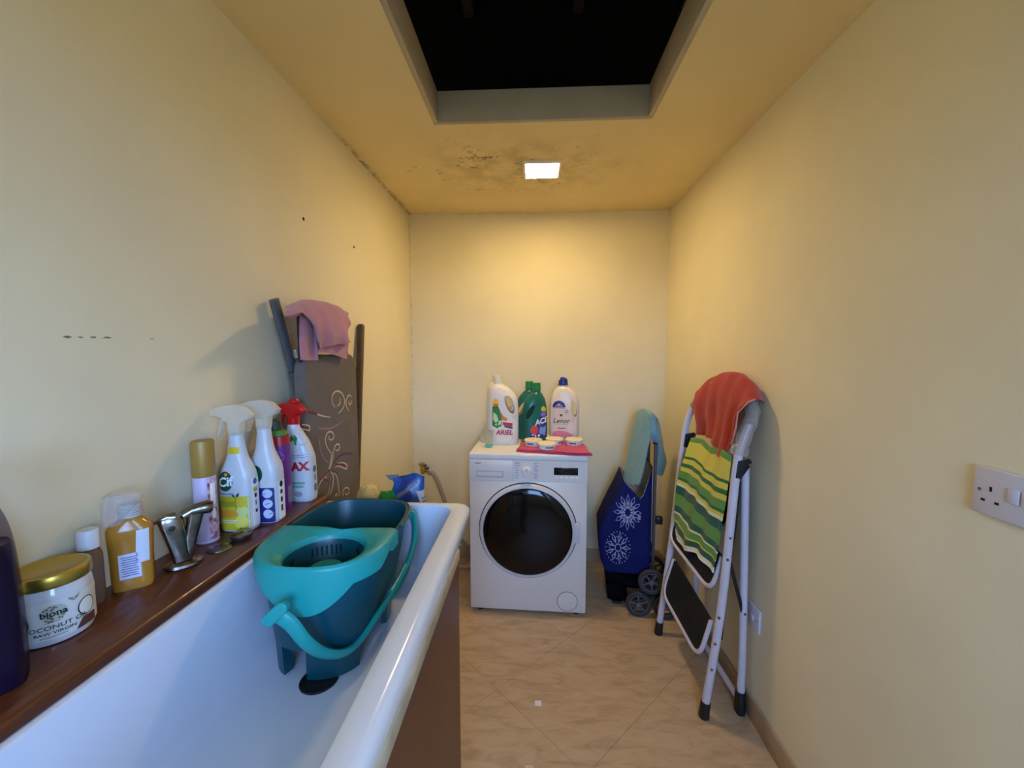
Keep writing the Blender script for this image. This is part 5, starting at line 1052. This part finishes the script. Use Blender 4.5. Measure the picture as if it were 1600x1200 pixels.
def step(bl, fl_, fr, br):
    """folded tread: back-left, front-left, front-right, back-right corners"""
    bl, fl_, fr, br = map(Vector, (bl, fl_, fr, br)); n = (fl_ - bl).cross(fr - fl_).normalized()
    if n.x > 0: n = -n
    k = .06; a = fl_ + (bl - fl_).normalized() * k; b1 = fl_ + (fr - fl_).normalized() * k; c1 = fr + (fl_ - fr).normalized() * k; d1 = fr + (br - fr).normalized() * k
    def corner(p, q, r_): return [p * (1 - t) ** 2 + q * 2 * t * (1 - t) + r_ * t * t for t in (0, .25, .5, .75, 1)]
    path = [bl] + corner(a, fl_, b1) + corner(c1, fr, d1) + [br]
    frame = mk('step_frame', G().tube(path, .0085, 10), LW, ld, ang=60)
    ctr = (bl + fl_ + fr + br) / 4
    P = [ctr + (p - ctr) * .985 for p in path]
    tr_ = mk('tread', G().loft([[tuple(p + n * .002) for p in P], [tuple(p - n * .010) for p in P]]), TRD, ld, ang=30)
    rb = G()
    for i in range(9):
        t = (i + 1) / 10; p0 = bl + (br - bl) * t; p1 = fl_ + (fr - fl_) * t; p0 = p0 + (p1 - p0) * .06; p1 = p0 + (p1 - p0) * .86
        rb.tube([p0 + n * .002, p1 + n * .002], .0016, 6)
    mk('tread_ribs', rb, TRD, tr_)
    return tr_
step(*[tuple(p) for p in DATA['STEP1']]); step(*[tuple(p) for p in DATA['STEP2']]); step(*[(p[0] + .012, p[1], p[2]) for p in DATA['STEP3']])
# towels on the ladder
ORT = mat('orange_red_towelling', (178, 60, 36), rough=0.95, spec=0.05, sheen=0.3, noise=0.07, nscale=50, bump=0.6, bscale=420)
tag(cloth('orange_towel', [[(x + (.022 if i == 0 else (-.004 if i == 1 else -.022)), y, z) for x, y, z in r] for i, r in enumerate(DATA['ORANGE'])], ORT, None, nu=8, nv=8, thick=.005, wob=.008, wf=75), 'orange-red cloth draped over the top hoop of the step ladder', 'cloth')
ot = bpy.data.objects['orange_towel']
hem = crom(DATA['ORANGE'][-1], 8)
mk('hem', G().tube([(DATA['ORANGE'][i][5][0] - .024, DATA['ORANGE'][i][5][1] - .002, DATA['ORANGE'][i][5][2]) for i in (1, 2, 3, 4, 5)], .003, 8), mat('pale_pink_hem', (222, 140, 120), rough=.9), ot, label='pale pink hem')
STR = mat('striped_green_towelling', (90, 140, 60), rough=0.95, spec=0.05, sheen=0.25, bump=0.5, bscale=420)
nt = STR.node_tree; L = nt.links; uvn = nt.nodes.new('ShaderNodeUVMap'); sp_ = nt.nodes.new('ShaderNodeSeparateXYZ'); L.new(uvn.outputs[0], sp_.inputs[0])
cr = nt.nodes.new('ShaderNodeValToRGB'); cr.color_ramp.interpolation = 'CONSTANT'; L.new(sp_.outputs[1], cr.inputs[0]); L.new(cr.outputs[0], nt.nodes['Principled BSDF'].inputs['Base Color'])
Yl, G1, G2, G3, Cm = (206, 200, 70), (92, 146, 58), (34, 104, 44), (20, 84, 66), (224, 222, 176)
stripes = [(0, G1), (.20, Yl), (.31, G2), (.33, Yl), (.37, G2), (.40, Yl), (.435, G1), (.49, G2), (.51, Yl), (.53, Cm), (.55, G3), (.60, G1), (.68, G3), (.735, Cm), (.755, G1), (.825, Yl), (.845, G3), (.925, Cm), (.965, (236, 234, 224)), ]
els = cr.color_ramp.elements
els[0].position = 0; els[0].color = (*lin(stripes[0][1]), 1); els[1].position = stripes[1][0]; els[1].color = (*lin(stripes[1][1]), 1)
for p, c in stripes[2:]:
    e = els.new(p); e.color = (*lin(c), 1)
tag(cloth('striped_towel', [[(x - .016, y, z) for x, y, z in r] for r in DATA['GREEN']], STR, None, nu=8, nv=8, thick=.005, wob=.006, wf=60, seed=1), 'green and yellow striped towel hanging over the ladder steps', 'towel')

# ------------------------------------------------------------------ sockets
SOC = mat('white_socket_plastic', (206, 204, 214), rough=0.35)
def socket_holes(parent, y, z, s=1):
    m = mat('socket_hole', (14, 13, 14), rough=.8)
    # local plane x = front face; width runs along -y when seen from the room
    for dy, dz, wy, wz in ((0, .0117, .0042, .0085), (-.0111, -.0105, .0068, .0045), (.0111, -.0105, .0068, .0045)):
        mk('socket_hole', G().box(-.0094, -.0086, y + dy - wy / 2, y + dy + wy / 2, z + dz - wz / 2, z + dz + wz / 2), m, parent, ang=0)
t = thing('double_socket', 'white double wall socket with rocker switches at the right edge', 'socket', (XR, .705, 1.116))
pl_ = mk('plate', G().box(-.009, 0, -.074, .074, -.043, .043, .003, 3), SOC, t)
for y in (.044, -.044):
    socket_holes(pl_, y, -.006)
    mk('screw', G().lathe([(.003, 0), (.003, -.0006), (0, -.001)], 10, (-.009, y + (.018 if y > 0 else -.018), .001), 'x'), mat('screw_cap_grey', (96, 92, 100), rough=.5), pl_)
for y in (.008, -.012): mk('rocker_switch', G().box(-.0125, -.008, y - .0085, y + .0085, -.008, .018, .002, 2), SOC, t)
t = thing('wall_plate', 'white single wall plate low on the right wall behind the ladder', 'wall plate', (XR, 1.475, .392))
pl_ = mk('plate', G().box(-.009, 0, -.0435, .0435, -.0435, .0435, .003, 3), SOC, t)
mk('screw', G().lathe([(.003, 0), (.003, -.0006), (0, -.001)], 10, (-.009, -.030, 0), 'x'), _m['screw_cap_grey'], pl_)
mk('flex_outlet', G().box(-.013, -.008, -.010, .010, -.010, .010, .003), SOC, pl_)
# scrap of paper
tag(mk('paper_scrap', G().box(.0125, .0375, 1.474, 1.498, .0002, .0012), mat('white_paper', (226, 228, 226), rough=.8)), 'small white scrap of paper on the floor tiles', 'paper')
tag(mk('paper_scrap', G().box(-.021, .006, 1.222, 1.245, .0002, .0012), mat('cream_paper', (226, 196, 150), rough=.8)), 'small cream scrap of card on the floor nearest the camera', 'paper')
